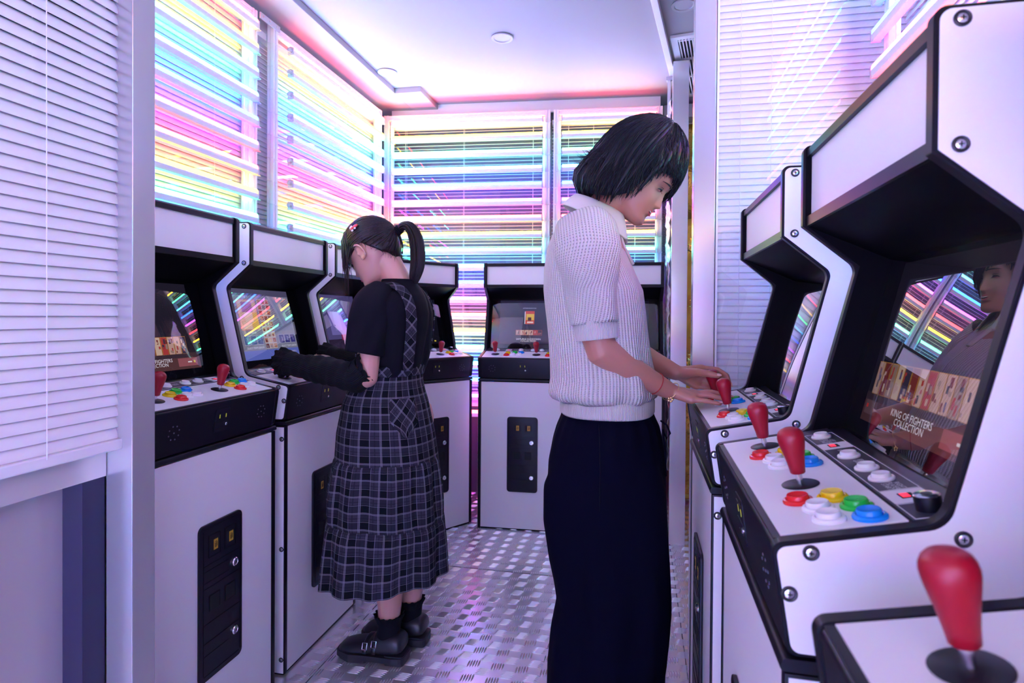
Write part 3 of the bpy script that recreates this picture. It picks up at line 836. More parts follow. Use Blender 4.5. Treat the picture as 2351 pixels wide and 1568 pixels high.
def cabinet(x, y, yaw, label, screen):
    r = empty('arcade_cabinet', (x, y, 0), yaw)
    for s in (-1, 1):
        p = obj('side_panel', CM['side'], 'edge', r, T(s * (HW - TH / 2), 0, 0))
        obj('face_sheet', CM['sheet'], 'white', p, T(s * (TH / 2 + 0.0004), 0, 0))
        obj('added_inner_sheet', CM['added_sheet'], 'matte_black', p, T(-s * (TH / 2 + 0.0006), 0, 0))  # matte sheet added so the inner side stays dark, without reflections
        for v, z in SCREWS: obj('screw', CM['screw'], None, p, T(s * (TH / 2 + 0.0009), v, z) @ RY(s * PI / 2))
        q = obj('stand_side', CM['sside'], 'edge', r, T(s * (HW - TH / 2), 0, 0))
        obj('face_sheet', CM['ssheet'], 'white', q, T(s * (TH / 2 + 0.0004), 0, 0))
        for v, z in SSCREWS: obj('screw', CM['screw'], None, q, T(s * (TH / 2 + 0.0009), v, z) @ RY(s * PI / 2))
    obj('stand_front', CM['sfront'], 'white', r)
    obj('plinth', CM['plinth'], 'matte_black', r)
    obj('back_board', CM['back'], 'matte_black', r)
    obj('top_board', CM['top'], 'matte_black', r)
    obj('support_lip', CM['lip'], 'black', r)
    f = obj('front_panel', CM['fpanel'], 'black', r)
    for s in (-0.168, 0.168): obj('speaker_holes', CM['spk'], 'hole_dots', f, FP @ T(s, 0.0, 0.0004))
    obj('coin_plate', CM['mini'], None, f, FP @ T(0, 0.004, 0.0002))
    d = obj('coin_door', CM['door'], 'door_black', r, T(0, 0.0168, 0.410) @ RX(PI / 2))
    obj('door_ribs', CM['ribs'], 'edge', d)
    for px in (217, 420): obj('coin_slot', CM['cslot'], None, d, T(*dz(px, 335), 0))
    for px in (212, 417): obj('coin_return', CM['creturn'], 'hole', d, T(*dz(px, 836), 0.0012))
    for py in (595, 1230): obj('lock', CM['lock'], None, d, T(*dz(480, py), 0))
    mp = obj('marquee_panel', CM['mq_white'], 'white', r)
    obj('marquee_rail', CM['mq_bot'], 'edge', r); obj('marquee_rail', CM['mq_top'], 'edge', r)
    obj('soffit', CM['soffit'], 'matte_black', r)
    obj('deck_board', CM['deck'], 'black', r, DECK)
    obj('deck_plate', CM['plate'], 'deck_white', r, DECK)
    st = obj('button_strip', CM['strip'], 'strip_grey', r, DECK)
    obj('strip_print', CM['print'], None, st)
    for u in (-0.101, 0.156): obj('indicator', CM['led'], None, st, T(u, 0.160, 0))
    obj('volume_knob', CM['knob'], None, st, T(0.203, 0.163, 0))
    for body, u, v in (('LEFT\nPLAYER\nSTART', -0.134, 0.161), ('EXIT\nBACK', -0.063, 0.163), ('SELECT\nGAME', 0.003, 0.163), ('RIGHT\nPLAYER\nSTART', 0.118, 0.161)):
        obj('lettering', text_mesh(body, 0.0085), 'print_white', st, T(u, v, 0.0013))
    for u in (-0.166, -0.032, 0.037, 0.086):
        b = obj('start_button', CM['flange'], 'b_white', r, DECK @ T(u, 0.160, 0.0008) @ Matrix.Scale(0.86, 4))
        obj('plunger', CM['plunger'], 'b_white', b)
    for du in (-0.228, 0.0):
        j = obj('joystick', CM['bat'], 'red', r, DECK @ T(0.066 + du, 0.072, 0.0004))
        obj('shaft', CM['shaft'], 'steel', j); obj('dust_disc', CM['disc'], 'black', j)
        for m, u, v in BTN:
            b = obj('button', CM['flange'], m, r, DECK @ T(u + du, v / math.cos(SL), 0.0004))
            b['label'] = BTNAME[m] + ' push button'
            obj('plunger', CM['plunger'], m, b)
    sb = obj('screen_bezel', CM['panel'], 'matte_black', r, SCR)
    pic, txt = screen
    obj('screen_picture', pic, None, sb)
    for body, tx, ty, size, c in txt: obj('lettering', text_mesh(body, size), smat(srgb(*c)), sb, T(tx, ty, -0.0012))
    obj('cover_glass', CM['glass'], 'screen_glass', r, SCR)
    tag(r, label, 'arcade cabinet', 'white arcade cabinets')
    return r

R_ = math.radians
S_KOF = screen_collection('KING OF FIGHTERS\nCOLLECTION', 3)
S_KOF2 = screen_collection('KING OF FIGHTERS\nCOLLECTION', 9)
S_SAM = screen_collection('SAMURAI SHODOWN\nCOLLECTION', 4, True)
cabinet(-1.073, 1.390, R_(90), 'white arcade cabinet beside the foreground aluminium pillar, screen showing a row of game cards', S_KOF)
cabinet(-1.084, 1.948, R_(90), 'white arcade cabinet that the person in the plaid dress plays, character select screen', screen_select())
cabinet(-1.090, 2.510, R_(90), 'white arcade cabinet behind the person in the plaid dress, bluish screen', screen_blur())
cabinet(-1.031, 2.988, R_(55.5), 'white arcade cabinet turned diagonally into the room corner', screen_dark())
cabinet(-0.606, 3.126, R_(2.4), 'white arcade cabinet on the back wall showing a red game box', S_SAM)
cabinet(-0.106, 3.148, R_(2.4), 'white arcade cabinet on the back wall next to the aluminium post', screen_dark(False))
cabinet(0.133, 1.499, R_(-90), 'white arcade cabinet that the person in the knit polo shirt plays', screen_dark(False))
cabinet(0.134, 0.885, R_(-90.5), 'large foreground white arcade cabinet reading KING OF FIGHTERS COLLECTION', S_KOF2)
cabinet(0.126, 0.250, R_(-91), 'foreground arcade cabinet with only its control deck and one red joystick in view', screen_dark(False))
# ------------------------------------------------------------------ people
def skin_mat(name, col, rough=0.45):
    return mat(name, col, rough, sss=0.12, bump=(260, 0.06, 0.0004, (1, 1, 1)))
M['skin_a'] = skin_mat('warm_skin', srgb(184, 126, 104))
M['skin_b'] = skin_mat('light_skin', srgb(204, 150, 134))
M['lip'] = mat('lip', srgb(196, 92, 96), 0.35)
M['teeth'] = mat('teeth', srgb(240, 236, 232), 0.25)
M['nail'] = mat('nail', srgb(226, 176, 166), 0.25)
M['eye'] = mat('eye_dark', (0.012, 0.009, 0.010), 0.25)
M['eye_white'] = mat('eye_white', srgb(226, 218, 218), 0.3)
M['brow'] = mat('brow_hair', (0.02, 0.014, 0.016), 0.6)

def hair_mat(name, col, tip):
    m, nt, b = new_mat(name)
    tc = nt.nodes.new('ShaderNodeTexCoord'); mp = nt.nodes.new('ShaderNodeMapping')
    mp.inputs['Scale'].default_value = (260, 260, 40)
    nz = nt.nodes.new('ShaderNodeTexNoise'); nz.inputs['Scale'].default_value = 1.0; nz.inputs['Detail'].default_value = 3
    rp = nt.nodes.new('ShaderNodeValToRGB')
    rp.color_ramp.elements[0].position = 0.35; rp.color_ramp.elements[1].position = 0.75
    rp.color_ramp.elements[0].color = (*col, 1); rp.color_ramp.elements[1].color = (*tip, 1)
    nt.links.new(tc.outputs['Object'], mp.inputs[0]); nt.links.new(mp.outputs[0], nz.inputs['Vector'])
    nt.links.new(nz.outputs['Fac'], rp.inputs[0]); nt.links.new(rp.outputs[0], b.inputs['Base Color'])
    b.inputs['Roughness'].default_value = 0.38
    b.inputs['Specular IOR Level'].default_value = 0.28
    return m
M['hair_black'] = hair_mat('black_hair', (0.002, 0.002, 0.004), (0.010, 0.009, 0.018))
M['hair_brown'] = hair_mat('dark_brown_hair', (0.005, 0.0025, 0.004), (0.026, 0.012, 0.016))

def knit_mat(name, col, ribs, rows):
    """knit rows from UV in metres: vertical ribs with small eyelets between them"""
    m, nt, b = new_mat(name); nb = NB(nt)
    uv = nt.nodes.new('ShaderNodeUVMap'); sx = nt.nodes.new('ShaderNodeSeparateXYZ'); nt.links.new(uv.outputs[0], sx.inputs[0])
    u, v = sx.outputs[0], sx.outputs[1]
    ru = nb.m('SINE', nb.m('MULTIPLY', u, 2 * PI * ribs))
    rib = nb.m('MULTIPLY_ADD', ru, 0.5, 0.5)
    b.inputs['Base Color'].default_value = (*col, 1); b.inputs['Roughness'].default_value = 0.85
    b.inputs['Specular IOR Level'].default_value = 0.2
    h = rib
    if rows:
        hv = nb.m('MULTIPLY_ADD', nb.m('SINE', nb.m('MULTIPLY', v, 2 * PI * rows)), 0.5, 0.5)
        hole = nb.m('MULTIPLY', nb.m('POWER', nb.m('SUBTRACT', 1.0, rib), 4.0), nb.m('POWER', hv, 2.0))
        fac = nb.m('MULTIPLY', hole, 0.85)
        c = nb.mix(fac, col, tuple(x * 0.25 for x in col))  # shade inside the eyelets is put into the yarn colour
        nt.links.new(c, b.inputs['Base Color'])
        h = nb.m('SUBTRACT', nb.m('MULTIPLY_ADD', hv, 0.25, rib), hole)
    bp = nt.nodes.new('ShaderNodeBump'); bp.inputs['Strength'].default_value = 0.7; bp.inputs['Distance'].default_value = 0.0025
    nt.links.new(h, bp.inputs['Height']); nt.links.new(bp.outputs[0], b.inputs['Normal'])
    return m
M['knit'] = knit_mat('cream_open_knit', (0.62, 0.575, 0.55), 125, 250)
M['knit_rib'] = knit_mat('cream_rib_knit', (0.64, 0.60, 0.57), 260, 0)
M['collar'] = mat('cream_collar_knit', (0.66, 0.62, 0.59), 0.85, sheen=0.1, bump=(500, 0.2, 0.0006, (1, 1, 1)))
M['navy'] = mat('navy_cotton', (0.0018, 0.0018, 0.0085), 0.85, spec=0.05, bump=(14, 0.25, 0.012, (1, 1, 0.35)))
M['black_cotton'] = mat('black_cotton_jersey', (0.004, 0.004, 0.008), 0.85, spec=0.15, bump=(16, 0.25, 0.01, (1, 1, 0.6)))
M['black_knit'] = knit_mat('black_rib_knit', (0.006, 0.006, 0.008), 180, 0)
M['shoe_black'] = mat('black_leather', (0.010, 0.010, 0.014), 0.4)
M['sole'] = mat('black_rubber_sole', (0.014, 0.013, 0.018), 0.55)
M['gold_metal'] = mat('gold_bracelet', (0.80, 0.55, 0.22), 0.3, 1.0)
M['red_cord'] = mat('red_cord', srgb(170, 20, 30), 0.6)
M['clip_red'] = mat('red_hair_clip', srgb(205, 50, 36), 0.35)
M['clip_white'] = mat('white_hair_clip', srgb(236, 230, 236), 0.35)

def plaid_mat():
    m, nt, b = new_mat('grey_black_plaid'); nb = NB(nt)
    uv = nt.nodes.new('ShaderNodeUVMap'); sx = nt.nodes.new('ShaderNodeSeparateXYZ'); nt.links.new(uv.outputs[0], sx.inputs[0])
    P = 0.052
    def band(c, lo, hi):
        f = nb.m('FRACT', nb.m('DIVIDE', c, P))
        return nb.m('MULTIPLY', nb.m('GREATER_THAN', f, lo), nb.m('LESS_THAN', f, hi))
    def lines(c):
        s = None
        for a in (0.03, 0.09, 0.54):
            l = band(c, a, a + (0.022 if a < 0.5 else 0.016))
            s = l if s is None else nb.m('MAXIMUM', s, l)
        return s
    u, v = sx.outputs[0], sx.outputs[1]
    wide = nb.m('MULTIPLY_ADD', band(u, 0.14, 0.52), 0.5, nb.m('MULTIPLY', band(v, 0.14, 0.60), 0.5))
    c0 = nb.mix(wide, (0.036, 0.033, 0.050), (0.0025, 0.004, 0.007))
    dark_line = nb.m('MAXIMUM', band(u, 0.74, 0.80), band(v, 0.74, 0.80))
    c1 = nb.mix(nb.m('MULTIPLY', dark_line, 0.6), c0, (0.012, 0.011, 0.018))
    ln = nb.m('MAXIMUM', lines(u), lines(v))
    c2 = nb.mix(nb.m('MULTIPLY', ln, 0.36), c1, (0.56, 0.52, 0.60))
    nt.links.new(c2, b.inputs['Base Color']); b.inputs['Roughness'].default_value = 0.85; b.inputs['Specular IOR Level'].default_value = 0.15
    return m
M['plaid'] = plaid_mat()

def fuse(mb, name, voxel, it=6, fac=0.5):
    """one continuous skin from overlapping closed shapes"""
    me = mb.mesh(name + '_src')
    o = bpy.data.objects.new(name + '_tmp', me); COL.objects.link(o)
    r = o.modifiers.new('r', 'REMESH'); r.mode = 'VOXEL'; r.voxel_size = voxel; r.adaptivity = 0
    s = o.modifiers.new('s', 'SMOOTH'); s.factor = fac; s.iterations = it
    dg = bpy.context.evaluated_depsgraph_get(); dg.update()
    out = bpy.data.meshes.new_from_object(o.evaluated_get(dg))
    bpy.data.objects.remove(o); bpy.data.meshes.remove(me)
    out.name = name
    for p in out.polygons: p.use_smooth = True
    return out

def interp(tab, z):
    tab = sorted(tab); xs = [t[0] for t in tab]
    return [float(np.interp(z, xs, [t[i] for t in tab])) for i in range(1, len(tab[0]))]

# head in its own frame: x forward, y left, z up, chin at z=0
HEAD = [  # z, front x, back x, half width
    (0.000, 0.074, 0.030, 0.016), (0.006, 0.085, 0.012, 0.030), (0.014, 0.0885, 0.000, 0.040), (0.024, 0.0865, -0.012, 0.047), (0.034, 0.0835, -0.022, 0.052),
    (0.046, 0.0840, -0.040, 0.057), (0.058, 0.0850, -0.060, 0.061), (0.070, 0.0850, -0.076, 0.065), (0.085, 0.0840, -0.089, 0.069), (0.100, 0.0835, -0.096, 0.072),
    (0.112, 0.0850, -0.100, 0.074), (0.124, 0.0900, -0.102, 0.076), (0.140, 0.0920, -0.102, 0.077), (0.158, 0.0890, -0.099, 0.076), (0.176, 0.0810, -0.091, 0.072),
    (0.192, 0.0670, -0.077, 0.063), (0.206, 0.0460, -0.056, 0.048), (0.216, 0.0180, -0.030, 0.026), (0.219, 0.0, -0.012, 0.010)]
def head_mb(mb, mtx):
    rings = []; N = 56
    zs = sorted(set([h[0] for h in HEAD] + list(np.linspace(0.004, 0.215, 46))))
    for z in zs:
        xf, xb, w = interp(HEAD, z)
        xc = xb + (xf - xb) * 0.46
        ring = []
        for k in range(N):
            t = 2 * PI * k / N; c, s = math.cos(t), math.sin(t)
            ex = 0.86
            x = xc + (xf - xc if c > 0 else xc - xb) * math.copysign(abs(c) ** ex, c)
            y = w * math.copysign(abs(s) ** 0.92, s)
            if c > 0:    # nose, lips
                nz = np.interp(z, [0.060, 0.064, 0.071, 0.080, 0.095, 0.108, 0.116], [0, 0.008, 0.0185, 0.0135, 0.0065, 0.0018, 0])
                nw = np.interp(z, [0.060, 0.068, 0.075, 0.110], [0.014, 0.0125, 0.009, 0.008])
                x += nz * math.exp(-(y / nw) ** 2)
                x += 0.005 * math.exp(-((z - 0.0535) / 0.0042) ** 2) * math.exp(-(y / 0.018) ** 4)
                x += 0.0052 * math.exp(-((z - 0.0425) / 0.0045) ** 2) * math.exp(-(y / 0.016) ** 4)
                x -= 0.0035 * math.exp(-((z - 0.0325) / 0.005) ** 2) * math.exp(-(y / 0.02) ** 2)
                for sg in (-1, 1):
                    x -= 0.0085 * math.exp(-((z - 0.107) / 0.010) ** 2 - ((y - sg * 0.031) / 0.013) ** 2)
                    x += 0.003 * math.exp(-((z - 0.122) / 0.007) ** 2 - ((y - sg * 0.030) / 0.018) ** 2)
                    x += 0.0035 * math.exp(-((z - 0.076) / 0.014) ** 2 - ((y - sg * 0.040) / 0.015) ** 2)
            ring.append(mtx @ Vector((x, y, z)))
        rings.append(ring)
    mb.rings(rings)

def head_matrix(origin, fwd, up):
    f = Vector(fwd).normalized(); u = Vector(up); u = (u - f * u.dot(f)).normalized(); l = u.cross(f)
    return Matrix(((f.x, l.x, u.x, origin[0]), (f.y, l.y, u.y, origin[1]), (f.z, l.z, u.z, origin[2]), (0, 0, 0, 1)))

def ear_mb(mb, H, s):
    R = H.to_3x3()
    p = []
    for a in np.linspace(-2.3, 2.0, 14):   # rim of the ear
        p.append(H @ Vector((0.006 - 0.0165 * math.cos(a) + 0.005 * math.sin(a), s * (0.083 + 0.007 * math.cos(a)), 0.101 + 0.0265 * math.sin(a))))
    mb.limb(p, [0.0044] * len(p), 8)
    mb.ellipsoid(H @ Vector((0.004, s * 0.077, 0.100)), (0.015, 0.006, 0.024), R)
    mb.ellipsoid(H @ Vector((0.011, s * 0.080, 0.076)), (0.007, 0.005, 0.008), R)
    mb.ellipsoid(H @ Vector((0.017, s * 0.079, 0.096)), (0.004, 0.005, 0.007), R)

def fingers(mb, wrist, mcps, chains, thumb, palm_r=0.0115, r0=0.0085):
    W_ = Vector(wrist)
    for m in mcps:
        m = Vector(m)
        mb.limb([W_.lerp(m, 0.0), W_.lerp(m, 0.5), m], [0.015, 0.0135, palm_r], 12)
    for i in range(len(mcps) - 1):
        a, b = Vector(mcps[i]), Vector(mcps[i + 1])
        mb.limb([a, b], [palm_r * 0.95] * 2, 10)
        mb.limb([W_.lerp(a, 0.55), W_.lerp(b, 0.55)], [0.0135] * 2, 10)
    for c, s in zip(chains, (0.86, 0.95, 1.0, 0.97)):
        n = len(c); mb.limb(c, [r0 * s * (1 - 0.26 * i / (n - 1)) for i in range(n)], 12)
    mb.limb([W_] + list(thumb), [0.016, 0.0145, 0.0110, 0.0096, 0.0074], 12)

def nails(chains, parent, sc=1.0, up=(0, 0, 1)):
    for c in chains:
        t = (Vector(c[-1]) - Vector(c[-2])).normalized(); u = Vector(up); u = (u - t * u.dot(t)).normalized(); b = t.cross(u)
        p = Vector(c[-1]) + u * 0.0048 * sc + t * 0.0030
        m = Matrix(((t.x, b.x, u.x, p.x), (t.y, b.y, u.y, p.y), (t.z, b.z, u.z, p.z), (0, 0, 0, 1)))
        build('nail', MB().ellipsoid((0, 0, 0), (0.0075, 0.0044, 0.0016), None, 12, 8), 'nail', parent, True, mtx=m)

def garment(name, tab, yc, material, parent, N=72, nz=60, fold=None, ex=0.9, uvs=1.0, rot=0.0, pivot=None, thick=0.003, zwave=None, yoff=None):
    """loft of (z, back x, front x, half width); UV in metres; optional fold(t,z)->radial offset"""
    mb = MB(); zs = np.linspace(tab[0][0], tab[-1][0], nz); uv = []
    vacc = 0; prev = None
    rref = sum((r[2] - r[1]) / 2 + r[3] for r in tab) / (2 * len(tab))
    for z in zs:
        xb, xf, w = interp(tab, z)
        xc, a = (xb + xf) / 2, (xf - xb) / 2
        yo = yoff(z) if yoff else 0
        if prev is not None: vacc += math.hypot(z - prev[0], abs(a) - prev[1])
        prev = (z, abs(a)); arc = 0; pp = None
        for k in range(N + 1):
            t = 2 * PI * k / N; c, s = math.cos(t), math.sin(t)
            x = a * math.copysign(abs(c) ** ex, c); y = w * math.copysign(abs(s) ** ex, s)
            if fold:
                d = fold(t, z); L = math.hypot(x, y) or 1; x += x / L * d; y += y / L * d
            if rot: x, y = x * math.cos(rot) - y * math.sin(rot), x * math.sin(rot) + y * math.cos(rot)
            if pp is not None: arc += math.hypot(x - pp[0], y - pp[1])
            pp = (x, y)
            zz = z + (zwave(t, z) if zwave else 0)
            mb.v.append((xc + x, yc + yo + y, zz)); uv.append((t * rref * uvs, z * uvs))
    n = N + 1
    for i in range(nz - 1):
        for k in range(N):
            q = i * n + k; mb.f.append((q, q + 1, q + n + 1, q + n))
    mb.uv = uv
    o = build(name, mb, material, parent, True)
    s = o.modifiers.new('thickness', 'SOLIDIFY'); s.thickness = thick; s.offset = -1
    return o

def sleeve(name, pts, rad, material, parent, N=40, fold=None, ref=(0, 1, 0), sub=8, thick=0.0025):
    """open tube with UV in metres"""
    P = [Vector(p) for p in pts]; n = len(P); t0 = np.linspace(0, n - 1, (n - 1) * sub + 1)
    def cr(a, i):  # catmull-rom
        k = min(int(i), n - 2); f = i - k
        p = [a[max(k - 1, 0)], a[k], a[k + 1], a[min(k + 2, n - 1)]]
        return 0.5 * ((2 * p[1]) + (p[2] - p[0]) * f + (2 * p[0] - 5 * p[1] + 4 * p[2] - p[3]) * f * f + (3 * p[1] - p[0] - 3 * p[2] + p[3]) * f ** 3)
    C = [cr(P, i) for i in t0]; R = [float(np.interp(i, range(n), rad)) for i in t0]
    mb = MB(); uv = []; prev = None; vacc = 0
    for i, p in enumerate(C):
        t = (C[min(i + 1, len(C) - 1)] - C[max(i - 1, 0)]).normalized()
        r0 = Vector(ref) if prev is None else prev
        a = (r0 - t * r0.dot(t)).normalized(); prev = a; b = t.cross(a)
        if i: vacc += (p - C[i - 1]).length
        for k in range(N + 1):
            q = 2 * PI * k / N; r = R[i] + (fold(q, vacc) if fold else 0)
            mb.v.append(p + a * r * math.cos(q) + b * r * math.sin(q)); uv.append((q * R[i], vacc))
    m = N + 1
    for i in range(len(C) - 1):
        for k in range(N):
            q = i * m + k; mb.f.append((q, q + 1, q + m + 1, q + m))
    mb.uv = uv
    o = build(name, mb, material, parent, True)
    s = o.modifiers.new('thickness', 'SOLIDIFY'); s.thickness = thick; s.offset = -1
    return o

def strands(mb, paths, rad, seg=5):
    for p in paths:
        n = len(p); r = rad if isinstance(rad, (int, float)) else rad()
        mb.tube(p, [(r * (0.55 + 0.45 * math.sin(PI * min(1, 0.15 + 0.85 * i / (n - 1)))) * (1 if i < n - 1 else 0.15)) for i in range(n)], seg)
# ---- person in the knit polo shirt, playing the cabinet against the partition side
def woman():
    YC = 1.58; root = empty('person', (-0.09, YC, 0))
    inv = T(0.09, -YC, 0)
    t = math.radians(37.9)
    f = (math.cos(t), -0.10, -math.sin(t)); u = (math.sin(t), 0, math.cos(t))
    H = head_matrix((-0.0703, YC, 1.4387), f, u)
    b = MB(); head_mb(b, H)
    # neck and trunk
    b.limb([(-0.125, YC, 1.385), (-0.095, YC, 1.425), (-0.062, YC, 1.468), H @ Vector((-0.02, 0, 0.07))], [(0.066, 0.060), (0.054, 0.052), (0.052, 0.052), (0.05, 0.052)], 18, (1, 0, 0))
    tr = [(0.80, -0.17, 0.0, 0.120), (0.90, -0.17, 0.0, 0.115), (1.00, -0.175, 0.0, 0.115), (1.12, -0.20, 0.0, 0.135), (1.24, -0.215, -0.015, 0.150), (1.33, -0.215, -0.035, 0.160), (1.375, -0.200, -0.055, 0.150), (1.405, -0.175, -0.075, 0.095), (1.425, -0.155, -0.085, 0.05)]
    rg = []
    for z, xb, xf, w in tr:
        rg.append([Vector(((xb + xf) / 2 + (xf - xb) / 2 * math.cos(a), YC + w * math.sin(a), z)) for a in np.linspace(0, 2 * PI, 32, endpoint=False)])
    b.rings(rg)
    # arms
    sh_r, el_r, wr_r = Vector((-0.125, 1.425, 1.350)), Vector((-0.092, 1.425, 1.068)), Vector((0.076, 1.528, 0.974))
    sh_l, el_l, wr_l = Vector((-0.120, 1.735, 1.350)), Vector((-0.078, 1.785, 1.085)), Vector((0.102, 1.700, 1.004))
    for s, e, w in ((sh_r, el_r, wr_r), (sh_l, el_l, wr_l)):
        c = e.lerp(s.lerp(w, 0.5), 0.10)
        b.limb([s, s.lerp(e, 0.45), s.lerp(e, 0.80), c, e.lerp(w, 0.36), e.lerp(w, 0.68), w], [0.050, 0.045, 0.0415, 0.0405, 0.038, 0.0295, (0.0225, 0.0215)], 18)
    # right hand resting flat on the buttons
    mc = [(0.127, 1.504, 0.9565), (0.135, 1.520, 0.9635), (0.139, 1.538, 0.9670), (0.137, 1.556, 0.9650)]
    ch = [[mc[0], (0.156, 1.499, 0.9565), (0.176, 1.497, 0.9530), (0.193, 1.496, 0.9505)],
          [mc[1], (0.171, 1.517, 0.9670), (0.193, 1.515, 0.9620), (0.210, 1.514, 0.9585)],
          [mc[2], (0.178, 1.537, 0.9720), (0.202, 1.537, 0.9665), (0.219, 1.537, 0.9615)],
          [mc[3], (0.173, 1.559, 0.9700), (0.195, 1.561, 0.9650), (0.211, 1.562, 0.9605)]]
    fingers(b, wr_r, mc, ch, [(0.098, 1.552, 0.968), (0.128, 1.577, 0.9600), (0.152, 1.590, 0.9545), (0.170, 1.595, 0.9525)])
    # left hand closed around the joystick
    m2 = [(0.155, 1.704, 0.969), (0.164, 1.707, 0.984), (0.170, 1.705, 1.001), (0.170, 1.698, 1.018)]
    c2 = [[m2[0], (0.188, 1.695, 0.964), (0.206, 1.682, 0.960), (0.212, 1.668, 0.958)],
          [m2[1], (0.205, 1.696, 0.977), (0.226, 1.676, 0.971), (0.224, 1.655, 0.967)],
          [m2[2], (0.212, 1.695, 0.996), (0.233, 1.674, 0.988), (0.231, 1.652, 0.980)],
          [m2[3], (0.210, 1.692, 1.016), (0.232, 1.674, 1.002), (0.236, 1.655, 0.982)]]
    th = [(0.128, 1.684, 1.004), (0.156, 1.660, 1.010), (0.182, 1.642, 1.008), (0.204, 1.637, 1.004)]
    fingers(b, wr_l, m2, c2, th)
    # legs
    for y, dx in ((1.50, 0.0), (1.66, 0.02)):
        b.limb([(-0.09 + dx, y, 0.86), (-0.08 + dx, y, 0.66), (-0.075 + dx, y, 0.48), (-0.095 + dx, y, 0.30), (-0.10 + dx, y, 0.09)], [0.070, 0.068, 0.055, 0.05, 0.035], 16)
        b.limb([(-0.13 + dx, y, 0.04), (0.06 + dx, y, 0.032)], [0.032, 0.026], 12)
    me = fuse(b, 'body', 0.0032, 5, 0.5)
    me.transform(inv)
    obj('body', me, 'skin_a', root)
    Hl = inv @ H
    # face: eyes (looking down), brows, lips, teeth
    for s in (-1, 1):
        lid = [Hl @ Vector((0.0800 - 0.0040 * abs(i - 2) ** 1.2 / 2, s * (0.0185 + 0.0058 * i), 0.1022 + 0.0010 * i - 0.0009 * (i - 2) ** 2)) for i in range(6)]
        build('eyelash', MB().tube(lid, [0.0008, 0.0016, 0.0021, 0.0022, 0.0020, 0.0008], 6), 'eye', root, True)
        lash = MB()
        for i in range(9):
            q = Vector(lid[1]).lerp(lid[4], i / 8); d = (Hl.to_3x3() @ Vector((0.0075, s * 0.0018 * (i / 8), -0.0042)))
            lash.tube([q, q + d * 0.6, q + d], [0.0005, 0.0004, 0.0001], 4)
        build('eyelash', lash, 'eye', root)
        crease = [Hl @ Vector((0.0808 - 0.0040 * abs(i - 2) ** 1.2 / 2, s * (0.019 + 0.0058 * i), 0.1085 + 0.0006 * i - 0.0007 * (i - 2) ** 2)) for i in range(6)]
        build('eyelid_crease', MB().tube(crease, [0.0002, 0.0006, 0.0008, 0.0008, 0.0006, 0.0002], 5), 'brow', root, True)
        ps = [Hl @ Vector((0.0945 - 0.0022 * i ** 1.45, s * (0.014 + 0.0075 * i), 0.1235 + 0.0016 * i - 0.00045 * i * i)) for i in range(6)]
        build('eyebrow', MB().tube(ps, [(0.0016, 0.0010), (0.0026, 0.0013), (0.0027, 0.0013), (0.0023, 0.0012), (0.0015, 0.0010), (0.0004, 0.0004)], 6), 'brow', root, True)
    def mouth(zf, xo):
        return [Hl @ Vector((0.0885 + xo - 0.0175 * abs(a) ** 2.0, 0.0275 * a, 0.0480 + zf * (1 - a * a) + 0.0080 * a * a)) for a in np.linspace(-1, 1, 13)]
    tp = lambda w, h: [(w * max(0.22, 1 - abs(-1 + i / 6) ** 2.2), h * max(0.22, 1 - abs(-1 + i / 6) ** 2.2)) for i in range(13)]
    build('upper_lip', MB().tube(mouth(0.0048, 0.0), tp(0.0015, 0.0022), 8, (1, 0, 0)), 'lip', root, True)
    build('lower_lip', MB().tube(mouth(-0.0068, -0.0005), tp(0.0021, 0.0026), 8, (1, 0, 0)), 'lip', root, True)
    build('mouth_opening', MB().tube(mouth(-0.0012, -0.0028), tp(0.0052, 0.0018), 8, (1, 0, 0)), 'eye', root, True)
    build('teeth', MB().tube(mouth(0.0012, -0.0010), tp(0.0030, 0.0014), 8, (1, 0, 0)), 'teeth', root, True)
    nails(ch, root, 1.0, (0.1, -0.25, 1)) if False else None
    for c in ch: nails([[inv @ Vector(p) for p in c]], root, 1.0, (0.1, -0.3, 1))
    nails([[inv @ Vector(p) for p in th]], root, 1.15, (0, -0.75, 0.65))
    nails([[inv @ Vector(p) for p in c2[3]]], root, 1.0, (1, 0.2, 0.3))

    # sweater
    def fold(tt, z):
        k = max(0, min(1, (1.15 - z) / 0.2))
        return 0.004 * math.sin(3 * tt + 9 * z) + 0.006 * k * math.sin(7 * tt + 14 * z) + 0.004 * k * math.sin(13 * tt)
    tab = [(0.942, -0.205, 0.030, 0.150), (0.950, -0.222, 0.040, 0.165), (0.965, -0.226, 0.044, 0.172), (1.000, -0.220, 0.040, 0.170), (1.042, -0.221, 0.033, 0.166), (1.10, -0.227, 0.027, 0.164), (1.167, -0.236, 0.022, 0.168), (1.225, -0.243, 0.015, 0.173), (1.28, -0.243, -0.010, 0.176), (1.334, -0.236, -0.036, 0.176), (1.365, -0.226, -0.048, 0.168), (1.390, -0.212, -0.055, 0.148), (1.410, -0.194, -0.060, 0.118), (1.424, -0.178, -0.064, 0.092), (1.432, -0.166, -0.068, 0.074)]
    sw = garment('sweater', tab, YC, 'knit', root, fold=fold, nz=80, N=96); sw.location = (0.09, -YC, 0)
    sw.data.transform(Matrix.Identity(4))
    hb = garment('hem_band', [(0.908, -0.199, 0.041, 0.150), (0.912, -0.202, 0.043, 0.152), (0.940, -0.203, 0.043, 0.153), (0.950, -0.196, 0.036, 0.148)], YC, 'knit_rib', sw, nz=14, fold=lambda tt, z: 0.002 * math.sin(5 * tt), thick=0.004)
    sf = lambda q, v: 0.003 * math.sin(3 * q + 30 * v) + 0.002 * math.sin(5 * q - 22 * v)
